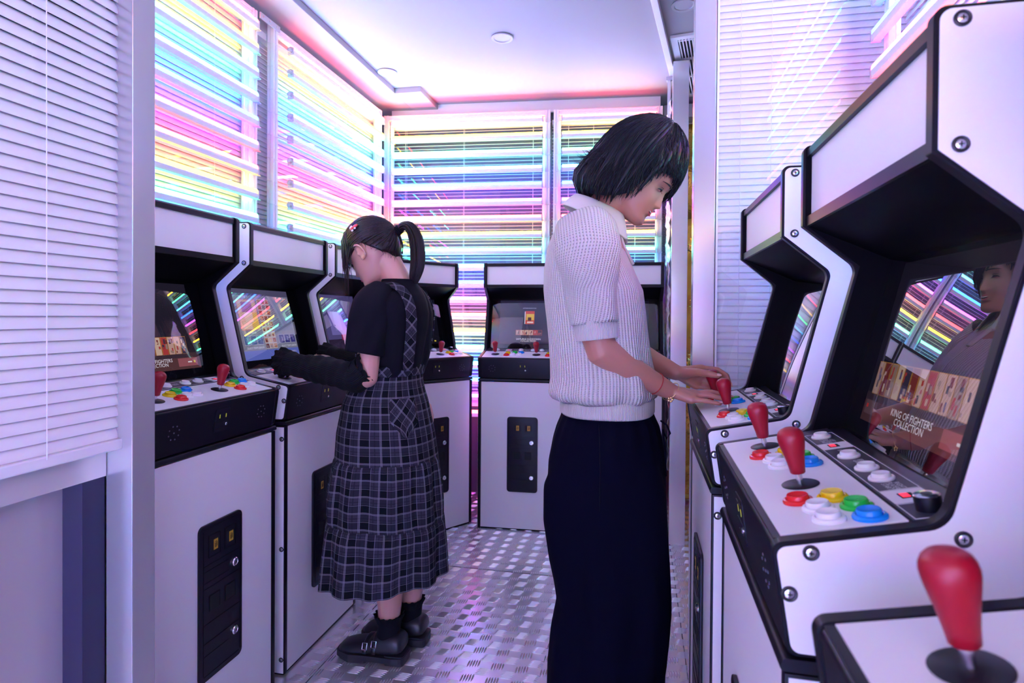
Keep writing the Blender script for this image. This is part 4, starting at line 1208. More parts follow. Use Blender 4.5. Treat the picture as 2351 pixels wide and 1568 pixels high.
    for s, e in ((sh_r, el_r), (sh_l, el_l)):
        d = (e - s); sd = -1 if s is sh_r else 1
        sl_ = sleeve('sleeve', [s + Vector((0.0, -0.035 * sd, 0.020)), s + d * 0.14 + Vector((0, 0.002 * sd, 0)), s + d * 0.45, s + d * 0.74], [0.074, 0.078, 0.064, 0.056], 'knit', sw, fold=sf)
        sleeve('cuff', [s + d * 0.72, s + d * 0.80, s + d * 0.875], [0.053, 0.051, 0.050], 'knit_rib', sl_, thick=0.004)
    # polo collar, open at the throat
    cl = MB(); rows = [(0.0, 0.0), (0.35, 0.018), (0.75, 0.034), (1.0, 0.028)]
    n = 40; ctr = Vector((-0.112, YC, 1.428))
    nor = Vector((0.42, 0, 0.9)).normalized(); ax = Vector((0.9, 0, -0.42)).normalized()
    for j, (tt, _) in enumerate(rows):
        for i in range(n + 1):
            a = math.radians(20) + (2 * PI - math.radians(40)) * i / n
            k = abs(i / n - 0.5) * 2          # 1 at the front tips
            r1 = 0.062; out = (0.0, 0.006, 0.018, 0.026)[j] + (0.0, 0.002, 0.012, 0.028)[j] * k ** 3
            dn = (0.020, 0.026, 0.006, -0.018)[j] - (0, 0, 0.008, 0.022)[j] * k ** 2
            p = ctr + ax * math.cos(a) * (r1 + out) * 1.02 + Vector((0, 1, 0)) * math.sin(a) * (r1 + out) * 0.98 + nor * dn
            cl.v.append(p)
    for j in range(len(rows) - 1):
        for i in range(n):
            q = j * (n + 1) + i; cl.f.append((q, q + 1, q + n + 2, q + n + 1))
    co = build('collar', cl, 'collar', sw, True)
    sm_ = co.modifiers.new('thickness', 'SOLIDIFY'); sm_.thickness = 0.004; sm_.offset = 0
    ss = co.modifiers.new('soft', 'SUBSURF'); ss.levels = 1; ss.render_levels = 1
    pk = MB().tube([(-0.055, YC - 0.006, 1.385), (-0.040, YC - 0.006, 1.340), (-0.016, YC - 0.006, 1.292)], [(0.014, 0.005)] * 3, 10, (1, 0, 0.4))
    build('placket', pk, 'collar', sw, True)
    for c in sw.children: pass

    # trousers: seat and two wide legs, one continuous cloth
    tb = MB()
    def solid(tab_, yc, fold, N=72, nz=60):
        rg_ = []
        for z in np.linspace(tab_[0][0], tab_[-1][0], nz):
            xb, xf, w_ = interp(tab_, z); cx, a_ = (xb + xf) / 2, (xf - xb) / 2; ring = []
            for q in np.linspace(0, 2 * PI, N, endpoint=False):
                c_, s_ = math.cos(q), math.sin(q); x = a_ * math.copysign(abs(c_) ** 0.9, c_); y = w_ * math.copysign(abs(s_) ** 0.9, s_)
                L = math.hypot(x, y); d_ = fold(q, z); ring.append((cx + x * (1 + d_ / L), yc + y * (1 + d_ / L), z))
            rg_.append(ring)
        tb.rings(rg_)
    k01 = lambda v: max(0, min(1, v))
    solid([(0.640, -0.216, 0.060, 0.150), (0.700, -0.232, 0.070, 0.172), (0.785, -0.229, 0.068, 0.172), (0.841, -0.218, 0.062, 0.165), (0.873, -0.208, 0.055, 0.156), (0.900, -0.196, 0.042, 0.143), (0.930, -0.188, 0.032, 0.136)], YC,
          lambda tt, z: 0.004 * math.sin(5 * tt + 3 * z) * k01((0.93 - z) / 0.2) + 0.0032 * math.sin(22 * tt + 2 * math.sin(3 * tt)) * k01((0.935 - z) / 0.02) * k01((z - 0.80) / 0.08))
    lf = lambda ph: (lambda tt, z: (0.009 * math.sin(4 * tt + ph + 2.5 * z) + 0.006 * math.sin(7 * tt - ph + 1.5 * z)) * k01((0.78 - z) / 0.35))
    near = [(0.015, -0.205, 0.035, 0.110), (0.19, -0.214, 0.050, 0.108), (0.28, -0.212, 0.062, 0.105), (0.367, -0.204, 0.070, 0.100), (0.440, -0.190, 0.074, 0.096), (0.487, -0.199, 0.074, 0.095), (0.54, -0.213, 0.073, 0.094), (0.64, -0.231, 0.070, 0.092), (0.73, -0.232, 0.068, 0.088), (0.80, -0.205, 0.050, 0.070)]
    far = [(0.015, -0.190, 0.070, 0.105), (0.19, -0.195, 0.072, 0.105), (0.367, -0.190, 0.080, 0.098), (0.487, -0.180, 0.081, 0.095), (0.64, -0.205, 0.078, 0.092), (0.73, -0.212, 0.072, 0.088), (0.80, -0.195, 0.055, 0.070)]
    solid(near, YC - 0.086, lf(0.4)); solid(far, YC + 0.086, lf(2.0))
    tme = fuse(tb, 'trousers', 0.005, 12, 0.5)
    ts = obj('trousers', tme, 'navy', root); ts.location = (0.09, -YC, 0)
    lp = [(0.056, YC - 0.030, 0.895), (0.072, YC - 0.034, 0.885), (0.080, YC - 0.036, 0.865), (0.072, YC - 0.034, 0.850), (0.064, YC - 0.030, 0.868)]
    build('drawstring', MB().tube(lp, 0.0022, 7), 'navy', ts, True)
    build('drawstring', MB().tube([(0.062, YC - 0.04, 0.875), (0.068, YC - 0.045, 0.82), (0.070, YC - 0.05, 0.76)], 0.0022, 7), 'navy', ts, True)
    build('side_seam', MB().tube([(-0.090, YC - 0.150, 0.90), (-0.085, YC - 0.174, 0.80), (-0.085, YC - 0.178, 0.70)], 0.0012, 6), 'black_cotton', ts, True)
    for y, dx in ((1.50, 0.0), (1.66, 0.02)):
        sh = MB().limb([(-0.14 + dx, y, 0.036), (-0.05 + dx, y, 0.040), (0.06 + dx, y, 0.032), (0.10 + dx, y, 0.028)], [(0.034, 0.034), (0.038, 0.038), (0.042, 0.030), (0.034, 0.026)], 16)
        o = build('shoe', sh, 'shoe_black', root, True); o.location = (0.09, -YC, 0)

    # bracelets on the right wrist
    def ring(p, ax_, r, th_, m, name):
        a = Vector(ax_).normalized(); s = Vector((0, 1, 0)); s = (s - a * s.dot(a)).normalized(); w = a.cross(s)
        pts = [inv @ (Vector(p) + s * r * math.cos(q) + w * r * math.sin(q)) for q in np.linspace(0, 2 * PI, 33)]
        return build(name, MB().tube(pts, th_, 6), m, root, True)
    fa = (wr_r - el_r)
    ring(el_r.lerp(wr_r, 0.80), fa, 0.0275, 0.0011, 'red_cord', 'bracelet')['label'] = 'thin red cord bracelet'
    g = ring(wr_r + fa * 0.02, fa + Vector((0, 0, -0.06)), 0.0255, 0.0010, 'gold_metal', 'bracelet'); g['label'] = 'thin gold bracelet'
    ch_ = MB()
    for i in range(5):
        a = 2 * PI * i / 5; ch_.ellipsoid(inv @ (wr_r + Vector((0.002 + 0.0045 * math.cos(a), -0.020, -0.019 + 0.0045 * math.sin(a)))), (0.0032, 0.002, 0.0032), None, 8, 6)
    build('bracelet_charm', ch_, 'gold_metal', root, True)

    # hair: layered bob, built as many tapering locks over a close cap
    rnd = random.Random(11)
    C = Vector((-0.014, 0, 0.122))
    def hull(phi, th, k=1.0):
        """phi 0 = front, negative = camera side; th polar angle from the crown, radians"""
        cx, sx = math.cos(phi), math.sin(phi)
        rx = (0.112 if cx > 0 else 0.116); ry = 0.098; rz = 0.136
        if th <= PI / 2: hr, z = math.sin(th), math.cos(th) * rz
        else:
            e = (th - PI / 2); hr = 1 + 0.02 * math.sin(3 * e) - 2.2 * max(0, e - 0.82) ** 2; z = -e * 0.118
        return C + Vector((rx * hr * cx * k, ry * hr * sx * k, z * (k if z > 0 else 1)))
    def th_end(phi):
        a = -math.degrees(phi)
        zt = np.interp(a, [-180, -150, -120, -95, -75, -60, -40, -20, 0, 20, 40, 52, 59, 65, 74, 90, 110, 135, 160, 180], [-0.026, -0.022, -0.014, -0.002, 0.020, 0.050, 0.088, 0.100, 0.120, 0.133, 0.136, 0.119, 0.096, 0.040, 0.018, -0.004, -0.018, -0.024, -0.026, -0.026])
        dz = zt - C.z
        return math.acos(min(1, dz / 0.136)) if dz > 0 else PI / 2 - dz / 0.118
    cap = MB(); NP, NT = 48, 20; 
    for j in range(NT + 1):
        for i in range(NP):
            ph = -PI + 2 * PI * i / NP; th = 0.02 + (th_end(ph) * 0.96) * j / NT
            cap.v.append(Hl @ hull(ph, th, 0.93))
    for j in range(NT):
        for i in range(NP):
            a, b2 = j * NP + i, j * NP + (i + 1) % NP; cap.f.append((a, b2, b2 + NP, a + NP))
    cap.f.append(tuple(range(NP)))
    hr = build('hair', cap, 'hair_black', root, True)
    m_ = hr.modifiers.new('thickness', 'SOLIDIFY'); m_.thickness = 0.008; m_.offset = -1
    wrap = lambda q: (q + PI) % (2 * PI) - PI
    lk = MB()
    for layer, (nl, k0, wd, flat) in enumerate(((44, 0.95, 0.015, 0.006), (60, 0.98, 0.011, 0.005), (70, 1.005, 0.0075, 0.004))):
        for i in range(nl):
            ph0 = -PI + 2 * PI * (i + rnd.random()) / nl
            front = -1.2 < ph0 < 0.9
            sw_ = rnd.uniform(-0.30, 0.30) + (0.30 if front else 0.0)
            ts_ = rnd.uniform(0.05, 0.6) if layer else 0.03
            pts = []; rr = []; n_ = 15; wv = rnd.uniform(0.05, 0.14); wp = rnd.uniform(0, 6.28); wn = rnd.uniform(4.5, 8.5)
            te = th_end(wrap(ph0 + sw_ * 0.6 + wv * math.sin(wn + wp))) * (1.0 + rnd.uniform(-0.06, 0.03))
            for q in range(n_):
                g_ = q / (n_ - 1); th = ts_ + (te - ts_) * g_
                ph = ph0 + sw_ * (g_ - 0.4) * math.sin(min(th, PI / 2)) + wv * g_ * math.sin(wn * g_ + wp)
                k = k0 + 0.030 * math.sin(4.3 * g_ + i) * g_ + rnd.uniform(-0.005, 0.005) + 0.022 * math.sin(wn * 1.3 * g_ + wp * 2) * g_
                if abs(ph0) > 2.2 and g_ > 0.6 and i % 3 == 0: k += 0.30 * (g_ - 0.6)
                elif g_ > 0.8 and abs(ph0) > 1.0: k -= 0.16 * (g_ - 0.8)
                P_ = hull(ph, th, k)
                if -1.9 < ph0 < -0.95: P_ += Vector((0.014 * max(0, g_ - 0.7) / 0.3, 0, 0))      # tips turn towards the cheek
                pts.append(Hl @ P_); w_ = wd * (0.35 + 0.65 * math.sin(PI * min(0.5, g_ * 0.9 + 0.12))) * (1 if g_ < 0.7 else max(0.06, 1 - (g_ - 0.7) / 0.3))
                rr.append((w_, flat * min(1, w_ / wd + 0.15)))
            lk.tube(pts, rr, 7, pts[n_ // 2] - Hl @ C)
    build('locks', lk, 'hair_black', hr, True)
    fl = MB()
    def wisp():
        ph0 = rnd.uniform(-PI, PI); ts_ = rnd.uniform(0.03, 1.1)
        sw_ = rnd.uniform(-0.5, 0.5) + (0.3 if -1.2 < ph0 < 0.9 else 0); k0 = rnd.uniform(1.0, 1.045); out = rnd.choice((0, 0, 0.06, 0.16)) if abs(ph0) > 1.4 else 0
        wv = rnd.uniform(0.03, 0.12); wp = rnd.uniform(0, 6.28); wn = rnd.uniform(5, 10)
        te = th_end(wrap(ph0 + sw_ * 0.6 + wv * math.sin(wn + wp))) * rnd.uniform(0.88, 1.02); ts_ = min(ts_, te * 0.8)
        return [Hl @ (hull(ph0 + sw_ * (g_ - 0.4) + wv * g_ * math.sin(wn * g_ + wp), ts_ + (te - ts_) * g_, k0 + 0.02 * math.sin(wn * g_ + ph0 * 7) + out * max(0, g_ - 0.6)) + Vector((0.014 * max(0, g_ - 0.7) / 0.3 if -1.9 < ph0 < -0.95 else 0, 0, 0))) for g_ in np.linspace(0, 1, 13)]
    strands(fl, [wisp() for _ in range(2200)], lambda: rnd.uniform(0.0004, 0.0010), 3)
    for i in range(160):   # tips flicking outwards at the nape
        ph0 = PI + rnd.uniform(-1.1, 1.1); th0 = rnd.uniform(1.75, 2.35); a0 = hull(ph0, th0, 0.99); d = (a0 - C); d.z = 0; d.normalize()
        L = rnd.uniform(0.012, 0.040) * (1.0 if th0 < 2.15 else 0.5); up = rnd.uniform(0.0, 0.022)
        fl.tube([Hl @ (a0 + d * (L * g_ * g_) + Vector((0, 0, -0.030 * g_ + up * g_ * g_))) for g_ in np.linspace(0, 1, 7)], [0.0010, 0.0012, 0.0011, 0.0009, 0.0007, 0.0004, 0.0001], 3)
    build('loose_strands', fl, 'hair_black', hr, True)
    tag(root, 'person with a black bob in a cream knit polo shirt and navy trousers', 'person')
    return root
woman()
# ---- person in the plaid pinafore dress, playing at the opposite row
def girl():
    YC = 1.925; X0 = -0.80; root = empty('person', (X0, YC, 0)); inv = T(-X0, -YC, 0)
    t = math.radians(35); yw = math.radians(4)
    f = (-math.cos(t) * math.cos(yw), math.cos(t) * math.sin(yw), -math.sin(t)); u = (-math.sin(t) * math.cos(yw), math.sin(t) * math.sin(yw), math.cos(t))
    H = head_matrix((-0.842, YC - 0.012, 1.289), f, u); Hl = inv @ H
    b = MB(); head_mb(b, H); ear_mb(b, H, 1); ear_mb(b, H, -1)
    b.limb([(-0.800, YC, 1.235), (-0.815, YC, 1.275), (-0.838, YC - 0.004, 1.320), H @ Vector((-0.025, 0, 0.07))], [(0.060, 0.056), (0.049, 0.048), (0.047, 0.048), (0.048, 0.05)], 18, (1, 0, 0))
    rot = math.radians(2)
    tr = [(0.80, 0.115, 0.140), (0.90, 0.100, 0.125), (0.98, 0.092, 0.115), (1.08, 0.098, 0.130), (1.16, 0.098, 0.130), (1.205, 0.085, 0.130), (1.235, 0.070, 0.100), (1.252, 0.055, 0.07)]
    rg = []
    for z, a, w in tr:
        cx = float(np.interp(z, [0.8, 0.95, 1.1, 1.25], [-0.835, -0.832, -0.812, -0.803])); ring = []
        for q in np.linspace(0, 2 * PI, 32, endpoint=False):
            x, y = a * math.cos(q), w * math.sin(q); ring.append(Vector((cx + x * math.cos(rot) - y * math.sin(rot), YC + x * math.sin(rot) + y * math.cos(rot), z)))
        rg.append(ring)
    b.rings(rg)
    sh_l, el_l, wr_l = Vector((-0.842, 1.795, 1.205)), Vector((-0.843, 1.757, 0.958)), Vector((-1.085, 1.776, 0.985))
    sh_r, el_r, wr_r = Vector((-0.800, 2.045, 1.195)), Vector((-0.850, 2.110, 0.970)), Vector((-1.075, 2.035, 0.990))
    for s, e, w in ((sh_l, el_l, wr_l), (sh_r, el_r, wr_r)):
        b.limb([s, s.lerp(e, 0.5), e], [0.045, 0.039, 0.033], 14)
        b.limb([e, e.lerp(w, 0.3), e.lerp(w, 0.7), w], [0.033, 0.034, 0.027, 0.021], 14)
    for wr, s, y0 in ((wr_l, 1, 1.786), (wr_r, -1, 2.014)):
        mc = [Vector((-1.135, y0 + s * (-0.024 + 0.016 * i), 0.998 + 0.004 * math.sin(i))) for i in range(4)]
        ch = [[m, m + Vector((-0.028, 0, 0.006)), m + Vector((-0.044, 0.002 * s, -0.012)), m + Vector((-0.040, 0.004 * s, -0.030))] for m in mc]
        fingers(b, wr, mc, ch, [wr + Vector((-0.02, s * 0.020, 0.0)), wr + Vector((-0.045, s * 0.036, -0.004)), wr + Vector((-0.062, s * 0.034, -0.010)), wr + Vector((-0.076, s * 0.026, -0.014))], r0=0.0078)
    for y, x, tx in ((1.862, -0.815, -0.93), (1.985, -0.786, -0.90)):
        b.limb([(x + 0.0, y, 0.80), (x, y, 0.60), (x - 0.005, y, 0.44), (x + 0.004, y, 0.28), (x + 0.006, y, 0.18), (x, y, 0.07)], [0.082, 0.066, 0.052, 0.050, 0.040, 0.031], 16)
        b.limb([(x + 0.01, y, 0.05), (tx, y, 0.038)], [0.022, 0.016], 12)
    me = fuse(b, 'body', 0.0034, 5, 0.5); me.transform(inv)
    obj('body', me, 'skin_b', root)
    for s in (-1, 1):
        ps = [Hl @ Vector((0.0795 - 0.0045 * abs(i - 2) ** 1.2 / 2, s * (0.019 + 0.0058 * i), 0.1035 - 0.0009 * (i - 2) ** 2)) for i in range(6)]
        build('eyelash', MB().tube(ps, [0.0008, 0.0015, 0.0018, 0.0018, 0.0016, 0.0006], 6), 'eye', root, True)
    def mouth(zf):
        return [Hl @ Vector((0.0895 - 0.0145 * abs(a) ** 2, 0.021 * a, 0.0478 + zf * (1 - a * a))) for a in np.linspace(-1, 1, 11)]
    for nm, zf in (('upper_lip', 0.003), ('lower_lip', -0.004)):
        build(nm, MB().tube(mouth(zf), [(0.0026 * max(0.3, 1 - abs(-1 + i / 5) ** 2.5), 0.003 * max(0.3, 1 - abs(-1 + i / 5) ** 2.5)) for i in range(11)], 8, (1, 0, 0)), 'lip', root, True)
    def put(o): o.location = (-X0, -YC, 0); return o

    # T-shirt
    def fold(tt, z): return 0.003 * math.sin(4 * tt + 12 * z) + 0.0035 * math.sin(9 * tt + 5 * z) * max(0, min(1, (1.2 - z) / 0.15))
    def tab(rows): return [(z, cx - a, cx + a, w) for z, cx, a, w in rows]
    shirt = tab([(0.955, -0.832, 0.100, 0.128), (1.00, -0.826, 0.108, 0.138), (1.06, -0.820, 0.110, 0.146), (1.12, -0.814, 0.113, 0.156), (1.165, -0.811, 0.111, 0.163), (1.20, -0.808, 0.101, 0.160), (1.225, -0.806, 0.090, 0.142), (1.246, -0.806, 0.077, 0.108), (1.262, -0.806, 0.064, 0.078), (1.272, -0.806, 0.057, 0.062)])
    sh = put(garment('t_shirt', shirt, YC, 'black_cotton', root, fold=fold, rot=rot))
    nk = [(-0.806 + 0.058 * math.cos(a) * math.cos(rot) - 0.062 * math.sin(a) * math.sin(rot), YC + 0.058 * math.cos(a) * math.sin(rot) + 0.062 * math.sin(a) * math.cos(rot), 1.272) for a in np.linspace(0, 2 * PI, 37)]
    build('neckband', MB().tube(nk, [(0.003, 0.007)] * 37, 8), 'black_cotton', sh, True)
    sf = lambda q, v: 0.004 * math.sin(3 * q + 20 * v) + 0.002 * math.sin(6 * q - 30 * v)
    for s, e, sg in ((sh_l, el_l, -1), (sh_r, el_r, 1)):
        d = e - s
        sleeve('sleeve', [s + Vector((0.008, -0.045 * sg, 0.016)), s + d * 0.10 + Vector((0, -0.004 * sg, 0)), s + d * 0.40 + Vector((-0.010, 0, 0)), s + d * 0.70 + Vector((-0.020, 0, 0))], [0.060, 0.066, 0.063, 0.062], 'black_cotton', sh, fold=sf)

    # pinafore dress: fitted top tier and two gathered tiers
    gath = lambda zt, zb, n, ph: (lambda tt, z: (0.002 + 0.010 * max(0, min(1, (zt - z) / (zt - zb)))) * (math.sin(n * tt + ph + 1.3 * math.sin(3 * tt)) + 0.5 * math.sin(2.3 * n * tt + ph)))
    t1 = tab([(0.668, -0.848, 0.172, 0.165), (0.756, -0.852, 0.163, 0.158), (0.86, -0.853, 0.142, 0.146), (0.896, -0.850, 0.128, 0.138), (0.93, -0.842, 0.112, 0.132), (0.962, -0.836, 0.104, 0.130), (0.985, -0.832, 0.104, 0.132)])
    dr = put(garment('pinafore_dress', t1, YC, 'plaid', root, fold=lambda tt, z: 0.003 * math.sin(6 * tt) * max(0, (0.95 - z) / 0.3), rot=rot, N=96))
    def gath(zt, zb, n, ph, hem):
        def fn(tt, z):
            k = max(0, min(1, (zt - z) / (zt - zb)))
            big = (0.0015 + (0.0085 if hem else 0.0065) * math.sin(PI * min(1, k * (0.55 if hem else 0.85))))
            return big * (math.sin(n * tt + ph + 1.1 * math.sin(3 * tt)) + 0.35 * math.sin(2.1 * n * tt + ph)) + 0.0025 * math.sin(38 * tt + ph) * max(0, 1 - k / 0.35)
        return fn
    t2 = tab([(0.461, -0.851, 0.195, 0.181), (0.475, -0.852, 0.196, 0.182), (0.536, -0.852, 0.192, 0.180), (0.614, -0.850, 0.184, 0.175), (0.660, -0.849, 0.177, 0.170), (0.672, -0.848, 0.170, 0.164)])
    garment('tier', t2, YC, 'plaid', dr, fold=gath(0.67, 0.46, 10, 0.4, False), rot=rot, N=200, nz=44)
    t3 = tab([(0.262, -0.854, 0.213, 0.204), (0.30, -0.854, 0.210, 0.200), (0.36, -0.853, 0.207, 0.195), (0.43, -0.852, 0.203, 0.189), (0.452, -0.851, 0.199, 0.185), (0.463, -0.851, 0.193, 0.180)])
    garment('tier', t3, YC, 'plaid', dr, fold=gath(0.462, 0.262, 10, 1.1, True), rot=rot, N=200, nz=50, zwave=lambda tt, z: (0.024 * math.cos(tt) + 0.006 * math.sin(5 * tt)) * max(0, min(1, (0.46 - z) / 0.25)))
    wb_ = garment('waistband', tab([(0.955, -0.8355, 0.1085, 0.1345), (0.962, -0.835, 0.110, 0.136), (0.984, -0.832, 0.1095, 0.137), (0.990, -0.832, 0.107, 0.135)]), YC, 'plaid', dr, rot=rot, nz=10)
    ul = wb_.data.uv_layers[0]
    for d_ in ul.data: d_.uv = ((d_.uv[0] + d_.uv[1]) * 0.7, (d_.uv[1] - d_.uv[0]) * 0.7)
    # straps over both shoulders
    def strap(side):
        c_, s_ = math.cos(rot), math.sin(rot)
        def P(a, w, z, cx): return Vector((cx + a * c_ - w * s_, YC + a * s_ + w * c_, z))
        pts = [P(0.084, side * 0.085, 0.975, -0.832), P(0.086, side * 0.098, 1.05, -0.822), P(0.088, side * 0.107, 1.12, -0.814), P(0.083, side * 0.110, 1.175, -0.810), P(0.066, side * 0.108, 1.215, -0.807), P(0.040, side * 0.103, 1.244, -0.806), P(0.0, side * 0.098, 1.256, -0.806), P(-0.045, side * 0.092, 1.246, -0.806), P(-0.080, side * 0.084, 1.212, -0.808), P(-0.098, side * 0.080, 1.15, -0.812), P(-0.100, side * 0.072, 1.06, -0.822), P(-0.100, side * 0.065, 0.975, -0.832)]
        ctr = Vector((-0.81, YC, 1.10)); mb = MB(); uv = []; L = 0
        for i, p in enumerate(pts):
            tg = (pts[min(i + 1, len(pts) - 1)] - pts[max(i - 1, 0)]).normalized()
            o_ = p - ctr; o_.y *= 0.6; n_ = (o_ - tg * o_.dot(tg)).normalized(); bb = tg.cross(n_)
            if i: L += (p - pts[i - 1]).length
            for k in (-1, -0.33, 0.33, 1):
                mb.v.append(p + bb * 0.020 * k + n_ * 0.006); uv.append((0.02 * k * 0.7 + L * 0.7, L * 0.7 - 0.02 * k * 0.7))
        for i in range(len(pts) - 1):
            for k in range(3):
                q = i * 4 + k; mb.f.append((q, q + 1, q + 5, q + 4))
        mb.uv = uv
        o = build('strap', mb, 'plaid', dr, True)
        s = o.modifiers.new('soft', 'SUBSURF'); s.levels = 2; s.render_levels = 2
        s = o.modifiers.new('thickness', 'SOLIDIFY'); s.thickness = 0.004; s.offset = 0
    strap(-1); strap(1)
    # patch pocket, cut on the bias, on the camera-side back of the skirt
    pm = MB(); uv = []; nu, nv = 10, 10
    for j in range(nv + 1):
        for i in range(nu + 1):
            z = 0.885 - 0.125 * j / nv; k = i / nu
            half = 0.42 * (1.0 if j < 7 else 1.0 - 0.22 * (j - 6))
            tt = -0.80 + (k - 0.5) * half * 1.6
            xb, xf, w = interp(t1, z); a = (xf - xb) / 2 + 0.005; cx = (xb + xf) / 2; w += 0.005
            x = a * math.copysign(abs(math.cos(tt)) ** 0.9, math.cos(tt)); y = w * math.copysign(abs(math.sin(tt)) ** 0.9, math.sin(tt))
            pm.v.append((cx + x * math.cos(rot) - y * math.sin(rot), YC + x * math.sin(rot) + y * math.cos(rot), z))
            su, sv = k * 0.11, -0.12 * j / nv; uv.append((0.7 * (su - sv), 0.7 * (su + sv)))
    for j in range(nv):
        for i in range(nu): q = j * (nu + 1) + i; pm.f.append((q, q + 1, q + nu + 2, q + nu + 1))
    pm.uv = uv
    po = build('pocket', pm, 'plaid', dr, True); s = po.modifiers.new('thickness', 'SOLIDIFY'); s.thickness = 0.003; s.offset = 1

    # black knitted arm warmers with frilled ends
    wf = lambda q, v: 0.002 * math.sin(9 * v * 20) + 0.0022 * math.sin(4 * q + 40 * v)
    for e, w, s, yy in ((el_l, wr_l, sh_l, 1.786), (el_r, wr_r, sh_r, 2.014)):
        up = (s - e).normalized(); fw = (w - e).normalized()
        aw = put(sleeve('arm_warmer', [e + up * 0.024 + fw * 0.008, e + fw * 0.040 + Vector((0, 0, -0.004)), e + fw * 0.080 + Vector((0, 0, -0.006)), e + fw * 0.13, e + fw * 0.19, w + Vector((-0.005, 0, 0.002)), w + Vector((-0.050, 0.002, 0.010))], [0.049, 0.048, 0.046, 0.045, 0.043, 0.039, 0.040], 'black_knit', root, fold=wf))
        sleeve('frill', [w + Vector((-0.042, 0.002, 0.010)), w + Vector((-0.062, 0.004, 0.011)), w + Vector((-0.078, 0.006, 0.010))], [0.038, 0.045, 0.048], 'black_knit', aw, fold=lambda q, v: 0.006 * math.sin(11 * q) * min(1, v / 0.02))
        sleeve('frill', [e + up * 0.028 + fw * 0.012, e + up * 0.038 - fw * 0.004], [0.048, 0.052], 'black_knit', aw, fold=lambda q, v: 0.005 * math.sin(12 * q) * min(1, v / 0.01))

    # socks and buckled shoes
    for y, x, tx in ((1.862, -0.815, -0.955), (1.985, -0.786, -0.930)):
        so = put(sleeve('sock', [(x + 0.004, y, 0.150), (x + 0.006, y, 0.120), (x + 0.002, y, 0.090), (x, y, 0.060)], [0.041, 0.038, 0.038, 0.042], 'black_cotton', root, ref=(1, 0, 0)))
        sleeve('sock_frill', [(x + 0.004, y, 0.128), (x + 0.004, y, 0.142), (x + 0.004, y, 0.156)], [0.040, 0.043, 0.049], 'black_cotton', so, ref=(1, 0, 0), fold=lambda q, v: 0.005 * math.sin(13 * q) * min(1, v / 0.02))
        up_ = MB(); rows = [(0.064, 0.046, 0.080, 0.040), (0.050, 0.034, 0.100, 0.046), (0.020, 0.030, 0.105, 0.048), (-0.015, 0.028, 0.098, 0.048), (-0.050, 0.028, 0.078, 0.048), (-0.085, 0.027, 0.066, 0.050), (-0.120, 0.025, 0.060, 0.050), (-0.150, 0.025, 0.052, 0.043), (-0.168, 0.027, 0.042, 0.028)]
        rg = []
        for dx, z0, z1, w in rows:
            ring = []
            for q in np.linspace(0, 2 * PI, 24, endpoint=False):
                c, s = math.cos(q), math.sin(q); zc = z0 + (z1 - z0) * 0.35
                ring.append((x + dx, y + w * math.copysign(abs(c) ** 0.8, c), zc + ((z1 - zc) if s > 0 else (zc - z0)) * math.copysign(abs(s) ** 0.9, s)))
            rg.append(ring)
        up_.rings(rg)
        shoe = put(build('shoe', up_, 'shoe_black', root, True))
        ss = shoe.modifiers.new('soft', 'SUBSURF'); ss.levels = 1; ss.render_levels = 1
        out = fillet([(0.070, -0.040), (0.070, 0.040), (0.03, 0.047), (-0.06, 0.047), (-0.12, 0.053), (-0.172, 0.034), (-0.176, 0.0), (-0.172, -0.034), (-0.12, -0.053), (-0.06, -0.047), (0.03, -0.047)], 0.02, 3)
        sole = MB().prism_z([(x + a, y + b_) for a, b_ in out], 0.012, 0.030)
        sole.prism_z([(x + a, y + b_ * 0.98) for a, b_ in fillet([(0.068, -0.038), (0.068, 0.038), (0.0, 0.043), (0.0, -0.043)], 0.012, 3)], 0.003, 0.034)
        sole.prism_z([(x + a, y + b_) for a, b_ in fillet([(-0.060, -0.046), (-0.060, 0.046), (-0.12, 0.051), (-0.165, 0.030), (-0.165, -0.030), (-0.12, -0.051)], 0.015, 3)], 0.003, 0.014)
        build('sole', sole, 'sole', shoe)
        for bx in (-0.030, -0.062):
            zt = float(np.interp(bx, [-0.085, -0.05, -0.015], [0.066, 0.078, 0.098]))
            arc = [(x + bx, y + 0.0505 * math.cos(a), 0.034 + (zt - 0.030) * math.sin(a)) for a in np.linspace(0.1, PI - 0.1, 15)]
            build('shoe_strap', MB().tube(arc, [(0.008, 0.0025)] * 15, 8, (0, 1, 0)), 'shoe_black', shoe, True)
            bc = Vector((x + bx, y - 0.046, 0.034 + (zt - 0.030) * 0.62))
            sq = [bc + Vector((a, b_ * 0.35, b_)) for a, b_ in ((-0.008, -0.009), (0.008, -0.009), (0.008, 0.009), (-0.008, 0.009), (-0.008, -0.009))]
            build('buckle', MB().tube(sq, 0.0016, 6), 'steel', shoe)

    # hair pulled back into a ponytail
    rnd = random.Random(21)
    C = Vector((-0.010, 0, 0.118)); band = Vector((-0.117, 0, 0.120))
    def hull(phi, th, k=1.0):
        cx, sx = math.cos(phi), math.sin(phi); rx = 0.108 if cx > 0 else 0.103
        return C + Vector((rx * math.sin(th) * cx * k, 0.0855 * math.sin(th) * sx * k, (0.110 if math.cos(th) > 0 else 0.105) * math.cos(th) * k))
    def th_end(phi):
        a = abs(math.degrees(phi))
        z = np.interp(a, [0, 30, 55, 72, 90, 103, 120, 150, 180], [0.125, 0.122, 0.118, 0.124, 0.131, 0.096, 0.062, 0.038, 0.030]) - C.z
        return math.acos(max(-0.95, min(0.99, z / (0.110 if z > 0 else 0.105))))
    cap = MB(); NP, NT = 48, 18
    for j in range(NT + 1):
        for i in range(NP):
            ph = -PI + 2 * PI * i / NP; cap.v.append(Hl @ hull(ph, 0.02 + th_end(ph) * j / NT, 0.985))
